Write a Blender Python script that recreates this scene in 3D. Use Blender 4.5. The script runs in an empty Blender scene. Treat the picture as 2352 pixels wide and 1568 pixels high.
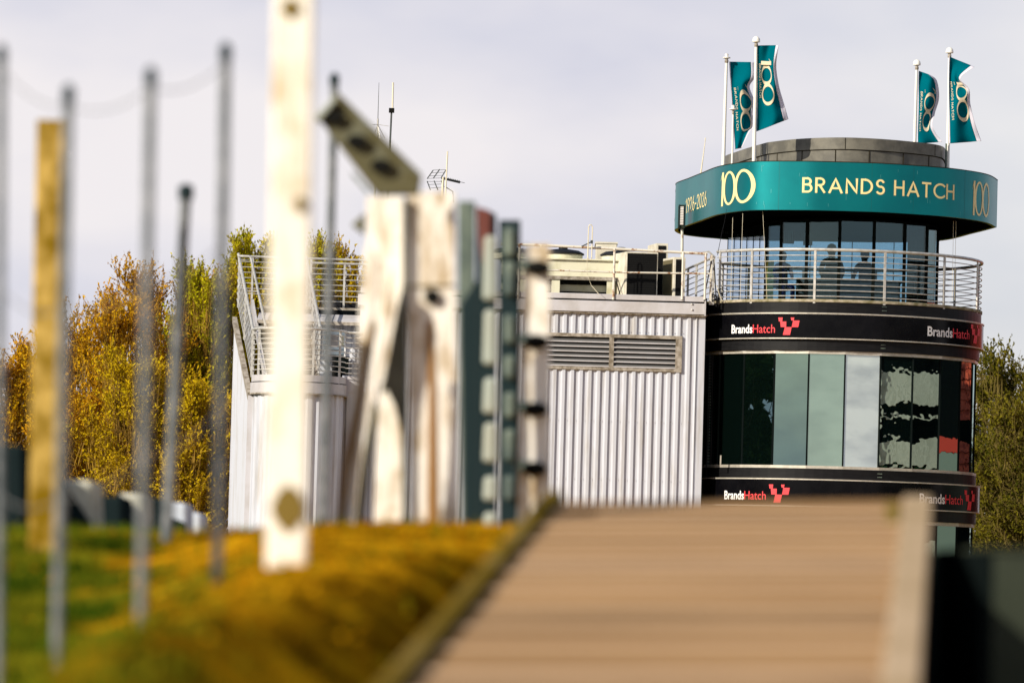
import bpy, bmesh, math, random
import numpy as np
from mathutils import Vector, Matrix
random.seed(7)
np.random.seed(7)
R = math.radians
sc = bpy.context.scene
COL = sc.collection

# ------------------------------------------------------------------ camera
ZE = 2.6
LENS = 164.0
F = LENS / 36 * 2352
PITCH = 546 / F
ROLL = 0.028
fw = Vector((0, math.cos(PITCH), math.sin(PITCH)))
r0 = Vector((1, 0, 0))
u0 = r0.cross(fw)
CR = r0 * math.cos(ROLL) + u0 * math.sin(ROLL)
CU = u0 * math.cos(ROLL) - r0 * math.sin(ROLL)
CAM = Vector((0, 0, ZE))
cd = bpy.data.cameras.new('camera')
cam = bpy.data.objects.new('camera', cd)
COL.objects.link(cam)
m3 = Matrix((CR, CU, -fw)).transposed()
cam.matrix_world = Matrix.Translation(CAM) @ m3.to_4x4()
cd.lens = LENS
cd.sensor_width = 36
cd.clip_start = 0.2
cd.clip_end = 5000
cd.dof.use_dof = True
cd.dof.focus_distance = 101.5
cd.dof.aperture_fstop = 2.8
sc.camera = cam


def P(u, v, Y):
    """a point of the place: seen direction and its real distance north of the camera"""
    d = fw + CR * ((u - 1176) / F) + CU * ((784 - v) / F)
    return CAM + d * (Y / d.y)


def PZ(u, v, z):
    d = fw + CR * ((u - 1176) / F) + CU * ((784 - v) / F)
    return CAM + d * ((z - ZE) / d.z)


# ------------------------------------------------------------------ world, sun
SUN_AZ = R(50)      # left of straight behind the camera
SUN_EL = R(27)
sun_dir = Vector((-math.sin(SUN_AZ) * math.cos(SUN_EL), -math.cos(SUN_AZ) * math.cos(SUN_EL), math.sin(SUN_EL)))
w = bpy.data.worlds.new('World')
sc.world = w
w.use_nodes = True
nt = w.node_tree
nt.nodes.clear()


def N(nt, t, **kw):
    n = nt.nodes.new(t)
    for k, v in kw.items():
        if k.startswith('i_'):
            n.inputs[k[2:].replace('_', ' ')].default_value = v
        else:
            setattr(n, k, v)
    return n


L = nt.links.new
out = N(nt, 'ShaderNodeOutputWorld')
bg = N(nt, 'ShaderNodeBackground')
bg.inputs['Strength'].default_value = 0.1
sky = N(nt, 'ShaderNodeTexSky', sky_type='NISHITA')
sky.sun_disc = False
sky.sun_elevation = SUN_EL
sky.sun_rotation = math.atan2(sun_dir.x, sun_dir.y)
tc = N(nt, 'ShaderNodeTexCoord')
mp = N(nt, 'ShaderNodeMapping')
mp.inputs['Scale'].default_value = (1.0, 1.0, 2.1)
mp.inputs['Location'].default_value = (3.7, 0.2, 1.4)
n1 = N(nt, 'ShaderNodeTexNoise')
n1.inputs['Scale'].default_value = 6.5
n1.inputs['Detail'].default_value = 5
n1.inputs['Roughness'].default_value = 0.45
n2 = N(nt, 'ShaderNodeTexNoise')
n2.inputs['Scale'].default_value = 1.6
n2.inputs['Detail'].default_value = 4
L(tc.outputs['Generated'], mp.inputs['Vector'])
L(mp.outputs['Vector'], n1.inputs['Vector'])
L(mp.outputs['Vector'], n2.inputs['Vector'])
cr = N(nt, 'ShaderNodeValToRGB')
e = cr.color_ramp.elements
e[0].position = 0.35
e[0].color = (4.0, 4.15, 5.7, 1)
e[1].position = 0.60
e[1].color = (7.9, 7.55, 7.7, 1)
m_ = cr.color_ramp.elements.new(0.46)
m_.color = (6.2, 6.2, 7.0, 1)
L(n1.outputs['Fac'], cr.inputs['Fac'])
# coverage: the low sky is all cloud, overhead it breaks into blue
sep = N(nt, 'ShaderNodeSeparateXYZ')
L(tc.outputs['Generated'], sep.inputs[0])
el = N(nt, 'ShaderNodeMapRange')
el.inputs['From Min'].default_value = 0.14
el.inputs['From Max'].default_value = 0.40
el.inputs['To Min'].default_value = 0.75
el.inputs['To Max'].default_value = -0.1
L(sep.outputs['Z'], el.inputs['Value'])
ad = N(nt, 'ShaderNodeMath', operation='ADD')
L(el.outputs[0], ad.inputs[0])
mr = N(nt, 'ShaderNodeMapRange')
mr.inputs['From Min'].default_value = 0.4
mr.inputs['From Max'].default_value = 0.62
mr.inputs['To Min'].default_value = 0.0
mr.inputs['To Max'].default_value = 0.6
L(n2.outputs['Fac'], mr.inputs['Value'])
L(mr.outputs[0], ad.inputs[1])
ad.use_clamp = True
mix = N(nt, 'ShaderNodeMix', data_type='RGBA')
L(ad.outputs[0], mix.inputs['Factor'])
L(sky.outputs[0], mix.inputs['A'])
L(cr.outputs[0], mix.inputs['B'])
L(mix.outputs['Result'], bg.inputs['Color'])
L(bg.outputs[0], out.inputs['Surface'])

sl = bpy.data.lights.new('sun', 'SUN')
sl.energy = 5.0
sl.angle = R(0.5)
sl.color = (1.0, 0.91, 0.76)
so = bpy.data.objects.new('sun', sl)
COL.objects.link(so)
so.location = (-30, -30, 60)
so.rotation_euler = sun_dir.to_track_quat('Z', 'Y').to_euler()

sc.view_settings.view_transform = 'Standard'
sc.view_settings.look = 'None'
sc.view_settings.exposure = 0.17
sc.view_settings.gamma = 1.0
sc.view_settings.use_curve_mapping = False
sc.cycles.max_bounces = 8
sc.cycles.transparent_max_bounces = 24

# ------------------------------------------------------------------ materials
MATS = {}


def mat(name, c, rough=0.6, metal=0.0, var=0.0, vscale=3.0, c2=None, bump=0.0, bscale=20.0, stretch=(1, 1, 1),
        lo=0.4, hi=0.62, spec=None, coat=0.0, transl=0.0):
    """Principled surface, its colour broken up by noise between c and c2"""
    if name in MATS:
        return MATS[name]
    m = bpy.data.materials.new(name)
    m.use_nodes = True
    t = m.node_tree
    b = t.nodes['Principled BSDF']
    b.inputs['Base Color'].default_value = (*c, 1)
    b.inputs['Roughness'].default_value = rough
    b.inputs['Metallic'].default_value = metal
    if spec is None and (rough >= 0.79 or transl):
        spec = 0.0
    if spec is not None:
        b.inputs['Specular IOR Level'].default_value = spec
    if coat:
        b.inputs['Coat Weight'].default_value = coat
        b.inputs['Coat Roughness'].default_value = 0.12
    if c2 is not None or bump:
        g = t.nodes.new('ShaderNodeTexCoord')
        mm = t.nodes.new('ShaderNodeMapping')
        mm.inputs['Scale'].default_value = stretch
        t.links.new(g.outputs['Object'], mm.inputs['Vector'])
    if c2 is not None:
        n = t.nodes.new('ShaderNodeTexNoise')
        n.inputs['Scale'].default_value = vscale
        n.inputs['Detail'].default_value = 7
        n.inputs['Roughness'].default_value = 0.6
        t.links.new(mm.outputs[0], n.inputs['Vector'])
        rp = t.nodes.new('ShaderNodeValToRGB')
        rp.color_ramp.elements[0].position = lo
        rp.color_ramp.elements[0].color = (*c, 1)
        rp.color_ramp.elements[1].position = hi
        rp.color_ramp.elements[1].color = (*c2, 1)
        t.links.new(n.outputs['Fac'], rp.inputs['Fac'])
        t.links.new(rp.outputs[0], b.inputs['Base Color'])
    if bump:
        n = t.nodes.new('ShaderNodeTexNoise')
        n.inputs['Scale'].default_value = bscale
        n.inputs['Detail'].default_value = 5
        t.links.new(mm.outputs[0], n.inputs['Vector'])
        bp = t.nodes.new('ShaderNodeBump')
        bp.inputs['Strength'].default_value = bump
        bp.inputs['Distance'].default_value = 0.02
        t.links.new(n.outputs['Fac'], bp.inputs['Height'])
        t.links.new(bp.outputs[0], b.inputs['Normal'])
    if transl:
        tr = t.nodes.new('ShaderNodeBsdfTranslucent')
        tr.inputs['Color'].default_value = (*c, 1)
        ms = t.nodes.new('ShaderNodeMixShader')
        ms.inputs[0].default_value = transl
        o = t.nodes['Material Output']
        t.links.new(b.outputs[0], ms.inputs[1])
        t.links.new(tr.outputs[0], ms.inputs[2])
        t.links.new(ms.outputs[0], o.inputs['Surface'])
    MATS[name] = m
    return m


def glass_mat(name, tint, refl, body, see=0.0, wav=0.0, wscale=1.2, fres=1.35):
    """window glass: a mirror-like coat over a dark (or see-through) body"""
    m = bpy.data.materials.new(name)
    m.use_nodes = True
    t = m.node_tree
    t.nodes.clear()
    o = t.nodes.new('ShaderNodeOutputMaterial')
    gl = t.nodes.new('ShaderNodeBsdfGlossy')
    gl.inputs['Color'].default_value = (*tint, 1)
    gl.inputs['Roughness'].default_value = 0.0
    if see > 0:
        bo = t.nodes.new('ShaderNodeBsdfTransparent')
        bo.inputs['Color'].default_value = (*body, 1)
    else:
        bo = t.nodes.new('ShaderNodeBsdfDiffuse')
        bo.inputs['Color'].default_value = (*body, 1)
    fr = t.nodes.new('ShaderNodeFresnel')
    fr.inputs['IOR'].default_value = fres
    if see > 0:      # same air-to-glass curve on the way out, so no mirror at grazing angles
        gg = t.nodes.new('ShaderNodeNewGeometry')
        ir = t.nodes.new('ShaderNodeMapRange')
        ir.inputs['To Min'].default_value = fres
        ir.inputs['To Max'].default_value = 1 / fres
        t.links.new(gg.outputs['Backfacing'], ir.inputs['Value'])
        t.links.new(ir.outputs[0], fr.inputs['IOR'])
    mr_ = t.nodes.new('ShaderNodeMapRange')
    mr_.inputs['From Min'].default_value = 0.0
    mr_.inputs['From Max'].default_value = 1.0
    mr_.inputs['To Min'].default_value = refl
    mr_.inputs['To Max'].default_value = 1.0
    ms = t.nodes.new('ShaderNodeMixShader')
    t.links.new(fr.outputs[0], mr_.inputs['Value'])
    t.links.new(mr_.outputs[0], ms.inputs[0])
    t.links.new(bo.outputs[0], ms.inputs[1])
    t.links.new(gl.outputs[0], ms.inputs[2])
    t.links.new(ms.outputs[0], o.inputs['Surface'])
    if wav:
        g = t.nodes.new('ShaderNodeTexCoord')
        n = t.nodes.new('ShaderNodeTexNoise')
        n.inputs['Scale'].default_value = wscale
        n.inputs['Detail'].default_value = 2
        bp = t.nodes.new('ShaderNodeBump')
        bp.inputs['Strength'].default_value = wav
        bp.inputs['Distance'].default_value = 0.05
        t.links.new(g.outputs['Object'], n.inputs['Vector'])
        t.links.new(n.outputs['Fac'], bp.inputs['Height'])
        t.links.new(bp.outputs[0], gl.inputs['Normal'])
    if see == 0 and max(body) > 0.05:      # sky reflection painted unevenly into the body colour
        g2 = t.nodes.new('ShaderNodeTexCoord')
        mp2 = t.nodes.new('ShaderNodeMapping')
        mp2.inputs['Scale'].default_value = (0.8, 0.8, 1.6)
        n2_ = t.nodes.new('ShaderNodeTexNoise')
        n2_.inputs['Scale'].default_value = 1.4
        n2_.inputs['Detail'].default_value = 3
        r2 = t.nodes.new('ShaderNodeValToRGB')
        r2.color_ramp.elements[0].position = 0.35
        r2.color_ramp.elements[0].color = (*[c * 0.55 for c in body], 1)
        r2.color_ramp.elements[1].position = 0.65
        r2.color_ramp.elements[1].color = (*[min(1, c * 1.25) for c in body], 1)
        t.links.new(g2.outputs['Object'], mp2.inputs['Vector'])
        t.links.new(mp2.outputs[0], n2_.inputs['Vector'])
        t.links.new(n2_.outputs['Fac'], r2.inputs['Fac'])
        t.links.new(r2.outputs[0], bo.inputs['Color'])
    MATS[name] = m
    return m


M_teal = mat('teal_vinyl', (0.0, 0.18, 0.20), 0.37, 0.7, c2=(0.0, 0.205, 0.22), vscale=1.2)
M_cream = mat('cream_vinyl', (0.9, 0.74, 0.34), 0.45)
M_white = mat('white_paint', (0.78, 0.78, 0.78), 0.4)
M_black = mat('black_gloss_panel', (0.002, 0.002, 0.003), 0.2, c2=(0.004, 0.004, 0.005), vscale=4, spec=0.12)
M_blackband = mat('black_band_metal', (0.004, 0.004, 0.005), 0.42, c2=(0.008, 0.008, 0.009), vscale=3, stretch=(1, 1, 12), spec=0.2)
M_silver = mat('silver_trim', (0.62, 0.58, 0.5), 0.38, 0.5, c2=(0.5, 0.47, 0.4), vscale=8)
M_steel = mat('galvanised_steel', (0.60, 0.59, 0.56), 0.42, 0.35, c2=(0.42, 0.40, 0.36), vscale=9)
M_rust = mat('rusty_rail_paint', (0.66, 0.63, 0.55), 0.5, 0.0, c2=(0.27, 0.12, 0.04), vscale=6, lo=0.54, hi=0.63)
M_slab = mat('mossy_concrete', (0.42, 0.37, 0.28), 0.9, c2=(0.2, 0.18, 0.10), vscale=5, bump=0.6, bscale=12)
M_parapet = mat('weathered_cladding', (0.10, 0.095, 0.08), 0.5, 0.0, c2=(0.17, 0.16, 0.13), vscale=2.5, spec=0.3)
M_joint = mat('dark_joint', (0.03, 0.025, 0.015), 0.8)
M_wall = mat('ribbed_metal_wall', (0.55, 0.57, 0.635), 0.45, 0.1, c2=(0.40, 0.38, 0.36), vscale=2.6, stretch=(2.5, 1, 0.22), lo=0.5, hi=0.75)
M_fascia = mat('pale_fascia', (0.53, 0.52, 0.55), 0.5, 0.0, c2=(0.44, 0.42, 0.42), vscale=2)
M_grime = mat('grimy_trim', (0.38, 0.34, 0.29), 0.7, c2=(0.16, 0.13, 0.09), vscale=7)
M_dark = mat('dark_recess', (0.003, 0.004, 0.005), 0.8, spec=0.0)
M_cable = mat('black_cable', (0.006, 0.006, 0.008), 0.5, spec=0.2)
M_ycable = mat('yellow_cable', (0.35, 0.22, 0.02), 0.5)
M_louvre = mat('louvre_blade', (0.10, 0.10, 0.10), 0.5, 0.0)
M_plant = mat('cream_plant_paint', (0.68, 0.66, 0.50), 0.5, c2=(0.5, 0.47, 0.30), vscale=2.2, lo=0.5, hi=0.7)
M_acw = mat('air_unit_white', (0.66, 0.62, 0.52), 0.5, c2=(0.5, 0.46, 0.36), vscale=3)
M_grille = mat('coil_grille', (0.005, 0.005, 0.005), 0.7, spec=0.1)
M_olive = mat('olive_coil', (0.12, 0.10, 0.05), 0.7)
M_fan = mat('fan_guard', (0.009, 0.01, 0.012), 0.5, spec=0.2)
M_logow = mat('logo_white', (0.85, 0.85, 0.85), 0.5)
M_logor = mat('logo_red', (0.75, 0.03, 0.045), 0.5)
M_flag = mat('flag_teal', (0.0, 0.15, 0.20), 0.7, transl=0.3)
M_flagw = mat('flag_white', (0.8, 0.78, 0.86), 0.7, transl=0.35)
M_flagc = mat('flag_cream', (0.82, 0.70, 0.50), 0.7, transl=0.2)
M_pole = mat('flagpole_white', (0.82, 0.80, 0.74), 0.35)
M_ant = mat('antenna_metal', (0.06, 0.07, 0.07), 0.5, 0.4)
M_antw = mat('antenna_white', (0.72, 0.66, 0.5), 0.5)
M_led = mat('lamp_reflector', (0.8, 0.72, 0.68), 0.3)
M_dots = mat('speaker_dots', (0.12, 0.13, 0.12), 0.6)
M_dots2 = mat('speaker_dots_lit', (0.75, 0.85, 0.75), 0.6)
M_post = mat('whitewashed_post', (0.93, 0.88, 0.78), 0.8, c2=(0.60, 0.44, 0.22), vscale=7, lo=0.50, hi=0.72, stretch=(1.5, 1, 0.6), bump=0.3, bscale=15)
M_conc = mat('pale_concrete', (0.92, 0.88, 0.80), 0.85, c2=(0.45, 0.33, 0.18), vscale=7.5, lo=0.47, hi=0.66, stretch=(1.6, 1, 0.6), bump=0.3)
M_rustc = mat('rust_streak', (0.32, 0.17, 0.06), 0.9)
M_bolt = mat('bolt_dark', (0.006, 0.006, 0.005), 0.7, spec=0.1)
M_moss = mat('mossy_timber', (0.20, 0.12, 0.006), 0.9, c2=(0.60, 0.40, 0.11), vscale=6, lo=0.42, hi=0.64, stretch=(1.5, 1, 0.9), bump=0.4)
M_gsteel = mat('grey_green_steel', (0.06, 0.09, 0.08), 0.6, 0.0, c2=(0.15, 0.19, 0.15), vscale=5)
M_dsteel = mat('dark_teal_steel', (0.008, 0.022, 0.026), 0.6, 0.0, spec=0.2)
M_redp = mat('dull_red_paint', (0.13, 0.03, 0.02), 0.7)
M_pbar = mat('pale_bar', (0.34, 0.38, 0.33), 0.6, c2=(0.34, 0.36, 0.3), vscale=3)
M_beam = mat('bracket_olive', (0.09, 0.08, 0.03), 0.6, 0.0, c2=(0.20, 0.21, 0.16), vscale=6, lo=0.48, hi=0.7)
M_fpost = mat('fence_post_grey', (0.11, 0.125, 0.135), 0.6, 0.1, c2=(0.2, 0.21, 0.22), vscale=14, lo=0.46, hi=0.56)
M_wire = mat('fence_wire', (0.25, 0.25, 0.25), 0.5, 0.5)
M_board2 = mat('darker_board', (0.29, 0.175, 0.085), 0.85, c2=(0.20, 0.12, 0.058), vscale=2.2, stretch=(0.8, 4.5, 1), lo=0.42, hi=0.6, bump=0.3)
M_board3 = mat('pinkish_board', (0.37, 0.235, 0.13), 0.85, c2=(0.26, 0.16, 0.085), vscale=2.4, stretch=(0.8, 4.5, 1), lo=0.42, hi=0.62, bump=0.3)
M_board = mat('weathered_board', (0.35, 0.21, 0.10), 0.85, c2=(0.25, 0.145, 0.066), vscale=1.3, stretch=(0.6, 4.5, 1), lo=0.45, hi=0.62, bump=0.2)
M_strip = mat('sunlit_edge_paint', (0.58, 0.40, 0.25), 0.75)
M_edge = mat('mossy_edge', (0.13, 0.085, 0.01), 0.9, c2=(0.2, 0.14, 0.04), vscale=3)
M_trim = mat('pale_timber_trim', (0.48, 0.36, 0.24), 0.8, c2=(0.38, 0.28, 0.17), vscale=2)
M_stain = mat('moss_stain', (0.2, 0.14, 0.035), 0.9)
M_blackb = mat('black_rubber_and_shade', (0.006, 0.009, 0.009), 0.8)
M_gwall = mat('grey_green_panel', (0.042, 0.05, 0.036), 0.9, c2=(0.03, 0.037, 0.027), vscale=2)
M_block = mat('pale_block', (0.6, 0.59, 0.5), 0.9, c2=(0.38, 0.37, 0.3), vscale=4)
M_blockb = mat('pale_blue_block', (0.55, 0.6, 0.68), 0.8)
M_blockd = mat('dark_block_and_shadow', (0.012, 0.02, 0.022), 0.8)
M_bark = mat('bark', (0.10, 0.075, 0.045), 0.9)
M_barko = mat('bark_olive', (0.17, 0.13, 0.04), 0.9)
M_barkg = mat('bark_gold', (0.36, 0.22, 0.04), 0.9, c2=(0.20, 0.12, 0.03), vscale=0.9, lo=0.42, hi=0.6)

G_drum = glass_mat('tinted_glass', (0.36, 0.54, 0.46), 0.55, (0.002, 0.006, 0.005), wav=0.03, wscale=0.8)
G_sky0 = glass_mat('glass_with_dim_sky', (0.36, 0.50, 0.40), 0.6, (0.05, 0.085, 0.07), wav=0.03, wscale=0.8)  # from here, three panes carry brighter sky reflection in their body colour
G_sky1 = glass_mat('glass_with_grey_sky', (0.43, 0.58, 0.51), 0.6, (0.13, 0.18, 0.155), wav=0.03, wscale=0.8)
G_sky2 = glass_mat('glass_with_bright_sky', (0.64, 0.70, 0.62), 0.62, (0.55, 0.62, 0.57), wav=0.03, wscale=0.8)
G_drumw = glass_mat('rippled_tinted_glass', (0.55, 0.68, 0.62), 0.72, (0.004, 0.012, 0.011), wav=0.05, wscale=2.6)
G_lant = glass_mat('clear_tinted_glass', (0.55, 0.72, 0.72), 0.055, (0.50, 0.68, 0.76), see=1)
G_side = glass_mat('clear_side_glass', (0.7, 0.8, 0.85), 0.02, (0.88, 0.93, 0.98), see=1, fres=1.08)
G_soft = glass_mat('plain_glass', (0.7, 0.8, 0.85), 0.4, (0.03, 0.04, 0.05))

# ------------------------------------------------------------------ mesh building


class MB:
    def __init__(s):
        s.v = []
        s.f = []

    def add(s, vs, fs):
        o = len(s.v)
        s.v += [tuple(p) for p in vs]
        s.f += [tuple(i + o for i in f) for f in fs]
        return s

    def box(s, a, b):
        x0, y0, z0 = [min(a[i], b[i]) for i in range(3)]
        x1, y1, z1 = [max(a[i], b[i]) for i in range(3)]
        return s.hexa([(x0, y0, z0), (x1, y0, z0), (x1, y1, z0), (x0, y1, z0), (x0, y0, z1), (x1, y0, z1), (x1, y1, z1), (x0, y1, z1)])

    def hexa(s, p):
        return s.add(p, [(0, 3, 2, 1), (4, 5, 6, 7), (0, 1, 5, 4), (1, 2, 6, 5), (2, 3, 7, 6), (3, 0, 4, 7)])

    def bar(s, a, b, w, d, up=None):
        """a rectangular bar from a to b: w across, d along the reference direction"""
        a = Vector(a)
        b = Vector(b)
        t = (b - a).normalized()
        ref = Vector(up) if up is not None else Vector((0, 1, 0))
        x = t.cross(ref).normalized()
        y = x.cross(t).normalized()
        p = []
        for q in (a, b):
            for sx, sy in ((-1, -1), (1, -1), (1, 1), (-1, 1)):
                p.append(q + x * (sx * w / 2) + y * (sy * d / 2))
        return s.hexa(p)

    def tube(s, pts, r, n=8, closed=False, r2=None):
        pts = [Vector(p) for p in pts]
        k = len(pts)
        vs = []
        for i, p in enumerate(pts):
            if closed:
                t = (pts[(i + 1) % k] - pts[i - 1]).normalized()
            else:
                t = (pts[min(i + 1, k - 1)] - pts[max(i - 1, 0)]).normalized()
            ref = Vector((0, 0, 1)) if abs(t.z) < 0.9 else Vector((0, 1, 0))
            x = t.cross(ref).normalized()
            y = x.cross(t)
            rr = r if r2 is None else r + (r2 - r) * i / max(1, k - 1)
            for j in range(n):
                a = 2 * math.pi * j / n
                vs.append(p + x * math.cos(a) * rr + y * math.sin(a) * rr)
        fs = []
        for i in range(k if closed else k - 1):
            for j in range(n):
                a, b = i * n + j, i * n + (j + 1) % n
                c, d = ((i + 1) % k) * n + (j + 1) % n, ((i + 1) % k) * n + j
                fs.append((a, b, c, d))
        if not closed:
            fs.append(tuple(range(n))[::-1])
            fs.append(tuple((k - 1) * n + j for j in range(n)))
        return s.add(vs, fs)

    def prism(s, outl, z0, z1, cap=True):
        k = len(outl)
        vs = [(x, y, z0) for x, y in outl] + [(x, y, z1) for x, y in outl]
        fs = [(i, (i + 1) % k, k + (i + 1) % k, k + i) for i in range(k)]
        if cap:
            fs += [tuple(range(k))[::-1], tuple(range(k, 2 * k))]
        return s.add(vs, fs)

    def ring(s, outl, z0, z1, th):
        """closed band of wall thickness th round an outline"""
        inn = offset(outl, -th)
        k = len(outl)
        vs = [(x, y, z0) for x, y in outl] + [(x, y, z1) for x, y in outl] + [(x, y, z0) for x, y in inn] + [(x, y, z1) for x, y in inn]
        fs = []
        for i in range(k):
            j = (i + 1) % k
            fs += [(i, j, k + j, k + i), (2 * k + j, 2 * k + i, 3 * k + i, 3 * k + j), (k + i, k + j, 3 * k + j, 3 * k + i), (j, i, 2 * k + i, 2 * k + j)]
        return s.add(vs, fs)

    def lathe(s, c, prof, n=20):
        vs = []
        for r, z in prof:
            for j in range(n):
                a = 2 * math.pi * j / n
                vs.append((c[0] + r * math.cos(a), c[1] + r * math.sin(a), c[2] + z))
        fs = []
        for i in range(len(prof) - 1):
            for j in range(n):
                fs.append((i * n + j, i * n + (j + 1) % n, (i + 1) * n + (j + 1) % n, (i + 1) * n + j))
        fs.append(tuple(range(n))[::-1])
        fs.append(tuple((len(prof) - 1) * n + j for j in range(n)))
        return s.add(vs, fs)


def offset(outl, d):
    k = len(outl)
    res = []
    for i in range(k):
        x0, y0 = outl[i - 1]
        x1, y1 = outl[(i + 1) % k]
        tx, ty = x1 - x0, y1 - y0
        l = math.hypot(tx, ty) or 1
        res.append((outl[i][0] + ty / l * d, outl[i][1] - tx / l * d))
    return res


def root_of(o):
    while o.parent is not None:
        o = o.parent
    return o


def obj(name, mb, m, parent=None, smooth=False, bevel=0.0, label=None):
    me = bpy.data.meshes.new(name)
    off = Vector((0, 0, 0))
    if parent is not None:
        off = root_of(parent).location
    me.from_pydata([tuple(Vector(p) - off) for p in mb.v], [], mb.f)
    me.validate()
    bm = bmesh.new()
    bm.from_mesh(me)
    bmesh.ops.recalc_face_normals(bm, faces=bm.faces)
    bm.to_mesh(me)
    bm.free()
    if smooth:
        me.shade_smooth()
        try:
            me.set_sharp_from_angle(angle=R(40))
        except Exception:
            pass
    o = bpy.data.objects.new(name, me)
    me.materials.append(m)
    COL.objects.link(o)
    if parent is not None:
        o.parent = parent
    if bevel:
        bv = o.modifiers.new('bevel', 'BEVEL')
        bv.width = bevel
        bv.segments = 2
        bv.limit_method = 'ANGLE'
    if label:
        o['label'] = label
    return o


def tag(o, label, cat, group=None):
    o['label'] = label
    o['category'] = cat
    if group:
        o['group'] = group
    return o


def thing(name, loc, label, cat, group=None):
    o = bpy.data.objects.new(name, None)
    o.empty_display_size = 0.2
    COL.objects.link(o)
    o.location = loc
    return tag(o, label, cat, group)


def circ(cx, cy, r, n=96, a0=0.0):
    """counter-clockwise outline; angle 0 faces the camera"""
    return [(cx + r * math.sin(a0 + 2 * math.pi * i / n), cy - r * math.cos(a0 + 2 * math.pi * i / n)) for i in range(n)]


def smooth_closed(pts, n=10):
    """Catmull-Rom through a closed outline"""
    k = len(pts)
    res = []
    for i in range(k):
        p0, p1, p2, p3 = [Vector(pts[(i + j - 1) % k]) for j in range(4)]
        for q in range(n):
            t = q / n
            res.append(tuple(0.5 * ((2 * p1) + (p2 - p0) * t + (2 * p0 - 5 * p1 + 4 * p2 - p3) * t * t + (3 * p1 - p0 - 3 * p2 + p3) * t ** 3)))
    return res


# ------------------------------------------------------------------ ground
def ss(a, b, x):
    t = min(1, max(0, (x - a) / (b - a)))
    return t * t * (3 - 2 * t)


def H(x, y):
    pr = [(-60, -2.4), (0, -0.42), (5, -0.26), (7, -0.155), (10, -0.07), (13, 0.035), (15.5, 0.14), (18, 0.205), (20, 0.215), (30, 0.19), (42, -0.6), (60, -2.6)]
    if y <= pr[0][0] or y >= pr[-1][0]:
        z = -2.6
    else:
        for (a, b), (c, d) in zip(pr, pr[1:]):
            if a <= y <= c:
                z = b + (d - b) * (y - a) / (c - a)
                break
    z -= 0.21 * ss(-0.62, -0.26, x - 0.097 * (y - 10)) * (1 - ss(13.6, 15.6, y))
    z -= 0.065 * ss(0.4, 1.5, -x)
    z -= 0.40 * ss(0.60, 1.45, -x) * (1 - ss(13.2, 19.0, y))
    z -= 0.9 * ss(0.72, 1.1, x) * ss(1, 5, y) * (1 - ss(22, 30, y))
    side = 1 - ss(25, 45, abs(x))
    z = -2.6 + (z + 2.6) * side
    z += 0.007 * math.sin(x * 3.1 + y * 1.3) * math.sin(y * 2.3 - x) * (1 - ss(25, 40, y)) * (1 if abs(x) < 20 else 0)
    return max(0.0, ZE + z)


xs = sorted(set([round(-3 + 0.1 * i, 3) for i in range(61)] + [-3 - 0.5 * i for i in range(1, 20)] + [3 + 0.5 * i for i in range(1, 20)] +
                [s * d for s in (-1, 1) for d in (15, 20, 25, 30, 36, 45, 60, 100, 200, 600, 2500)]))
ys = sorted(set([round(2 + 0.2 * i, 3) for i in range(100)] + [22 + i for i in range(40)] + [-2500, -600, -200, -100, -60, -40, -20, -10, -5, -2, 0, 1, 70, 90, 120, 160, 240, 500, 1200, 3000]))
g = MB()
g.v = [(x, y, H(x, y)) for y in ys for x in xs]
nx = len(xs)
g.f = [(j * nx + i, j * nx + i + 1, (j + 1) * nx + i + 1, (j + 1) * nx + i) for j in range(len(ys) - 1) for i in range(nx - 1)]
mg = bpy.data.materials.new('bank_soil')
mg.use_nodes = True
t = mg.node_tree
b = t.nodes['Principled BSDF']
b.inputs['Roughness'].default_value = 1.0
b.inputs['Specular IOR Level'].default_value = 0.0
geo = t.nodes.new('ShaderNodeNewGeometry')
na = t.nodes.new('ShaderNodeTexNoise')
na.inputs['Scale'].default_value = 3.4
na.inputs['Detail'].default_value = 6
ra = t.nodes.new('ShaderNodeValToRGB')
el_ = ra.color_ramp.elements
el_[0].position = 0.40
el_[0].color = (0.11, 0.045, 0.001, 1)
el_[1].position = 0.60
el_[1].color = (0.56, 0.28, 0.006, 1)
q_ = el_.new(0.5)
q_.color = (0.36, 0.17, 0.004, 1)
nb = t.nodes.new('ShaderNodeTexNoise')
nb.inputs['Scale'].default_value = 3.2
nb.inputs['Detail'].default_value = 5
rb = t.nodes.new('ShaderNodeValToRGB')
rb.color_ramp.elements[0].position = 0.4
rb.color_ramp.elements[0].color = (0.018, 0.04, 0.002, 1)
rb.color_ramp.elements[1].position = 0.62
rb.color_ramp.elements[1].color = (0.14, 0.13, 0.006, 1)
# green part: to the left of a line across the bank, and everywhere beyond it
sx = t.nodes.new('ShaderNodeSeparateXYZ')
mth = t.nodes.new('ShaderNodeMath')
mth.operation = 'MULTIPLY_ADD'
mth.inputs[1].default_value = -0.085
mth.inputs[2].default_value = 0.0
mth2 = t.nodes.new('ShaderNodeMath')
mth2.operation = 'ADD'
nc = t.nodes.new('ShaderNodeTexNoise')
nc.inputs['Scale'].default_value = 2.8
mth3 = t.nodes.new('ShaderNodeMath')
mth3.operation = 'ADD'
mrg = t.nodes.new('ShaderNodeMapRange')
mrg.inputs['From Min'].default_value = -0.05
mrg.inputs['From Max'].default_value = 0.35
mrg.inputs['To Min'].default_value = 1.0
mrg.inputs['To Max'].default_value = 0.0
mx = t.nodes.new('ShaderNodeMix')
mx.data_type = 'RGBA'
lk = t.links.new
for n_ in (na, nb, nc):
    lk(geo.outputs['Position'], n_.inputs['Vector'])
lk(na.outputs['Fac'], ra.inputs['Fac'])
lk(nb.outputs['Fac'], rb.inputs['Fac'])
lk(geo.outputs['Position'], sx.inputs[0])
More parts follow.
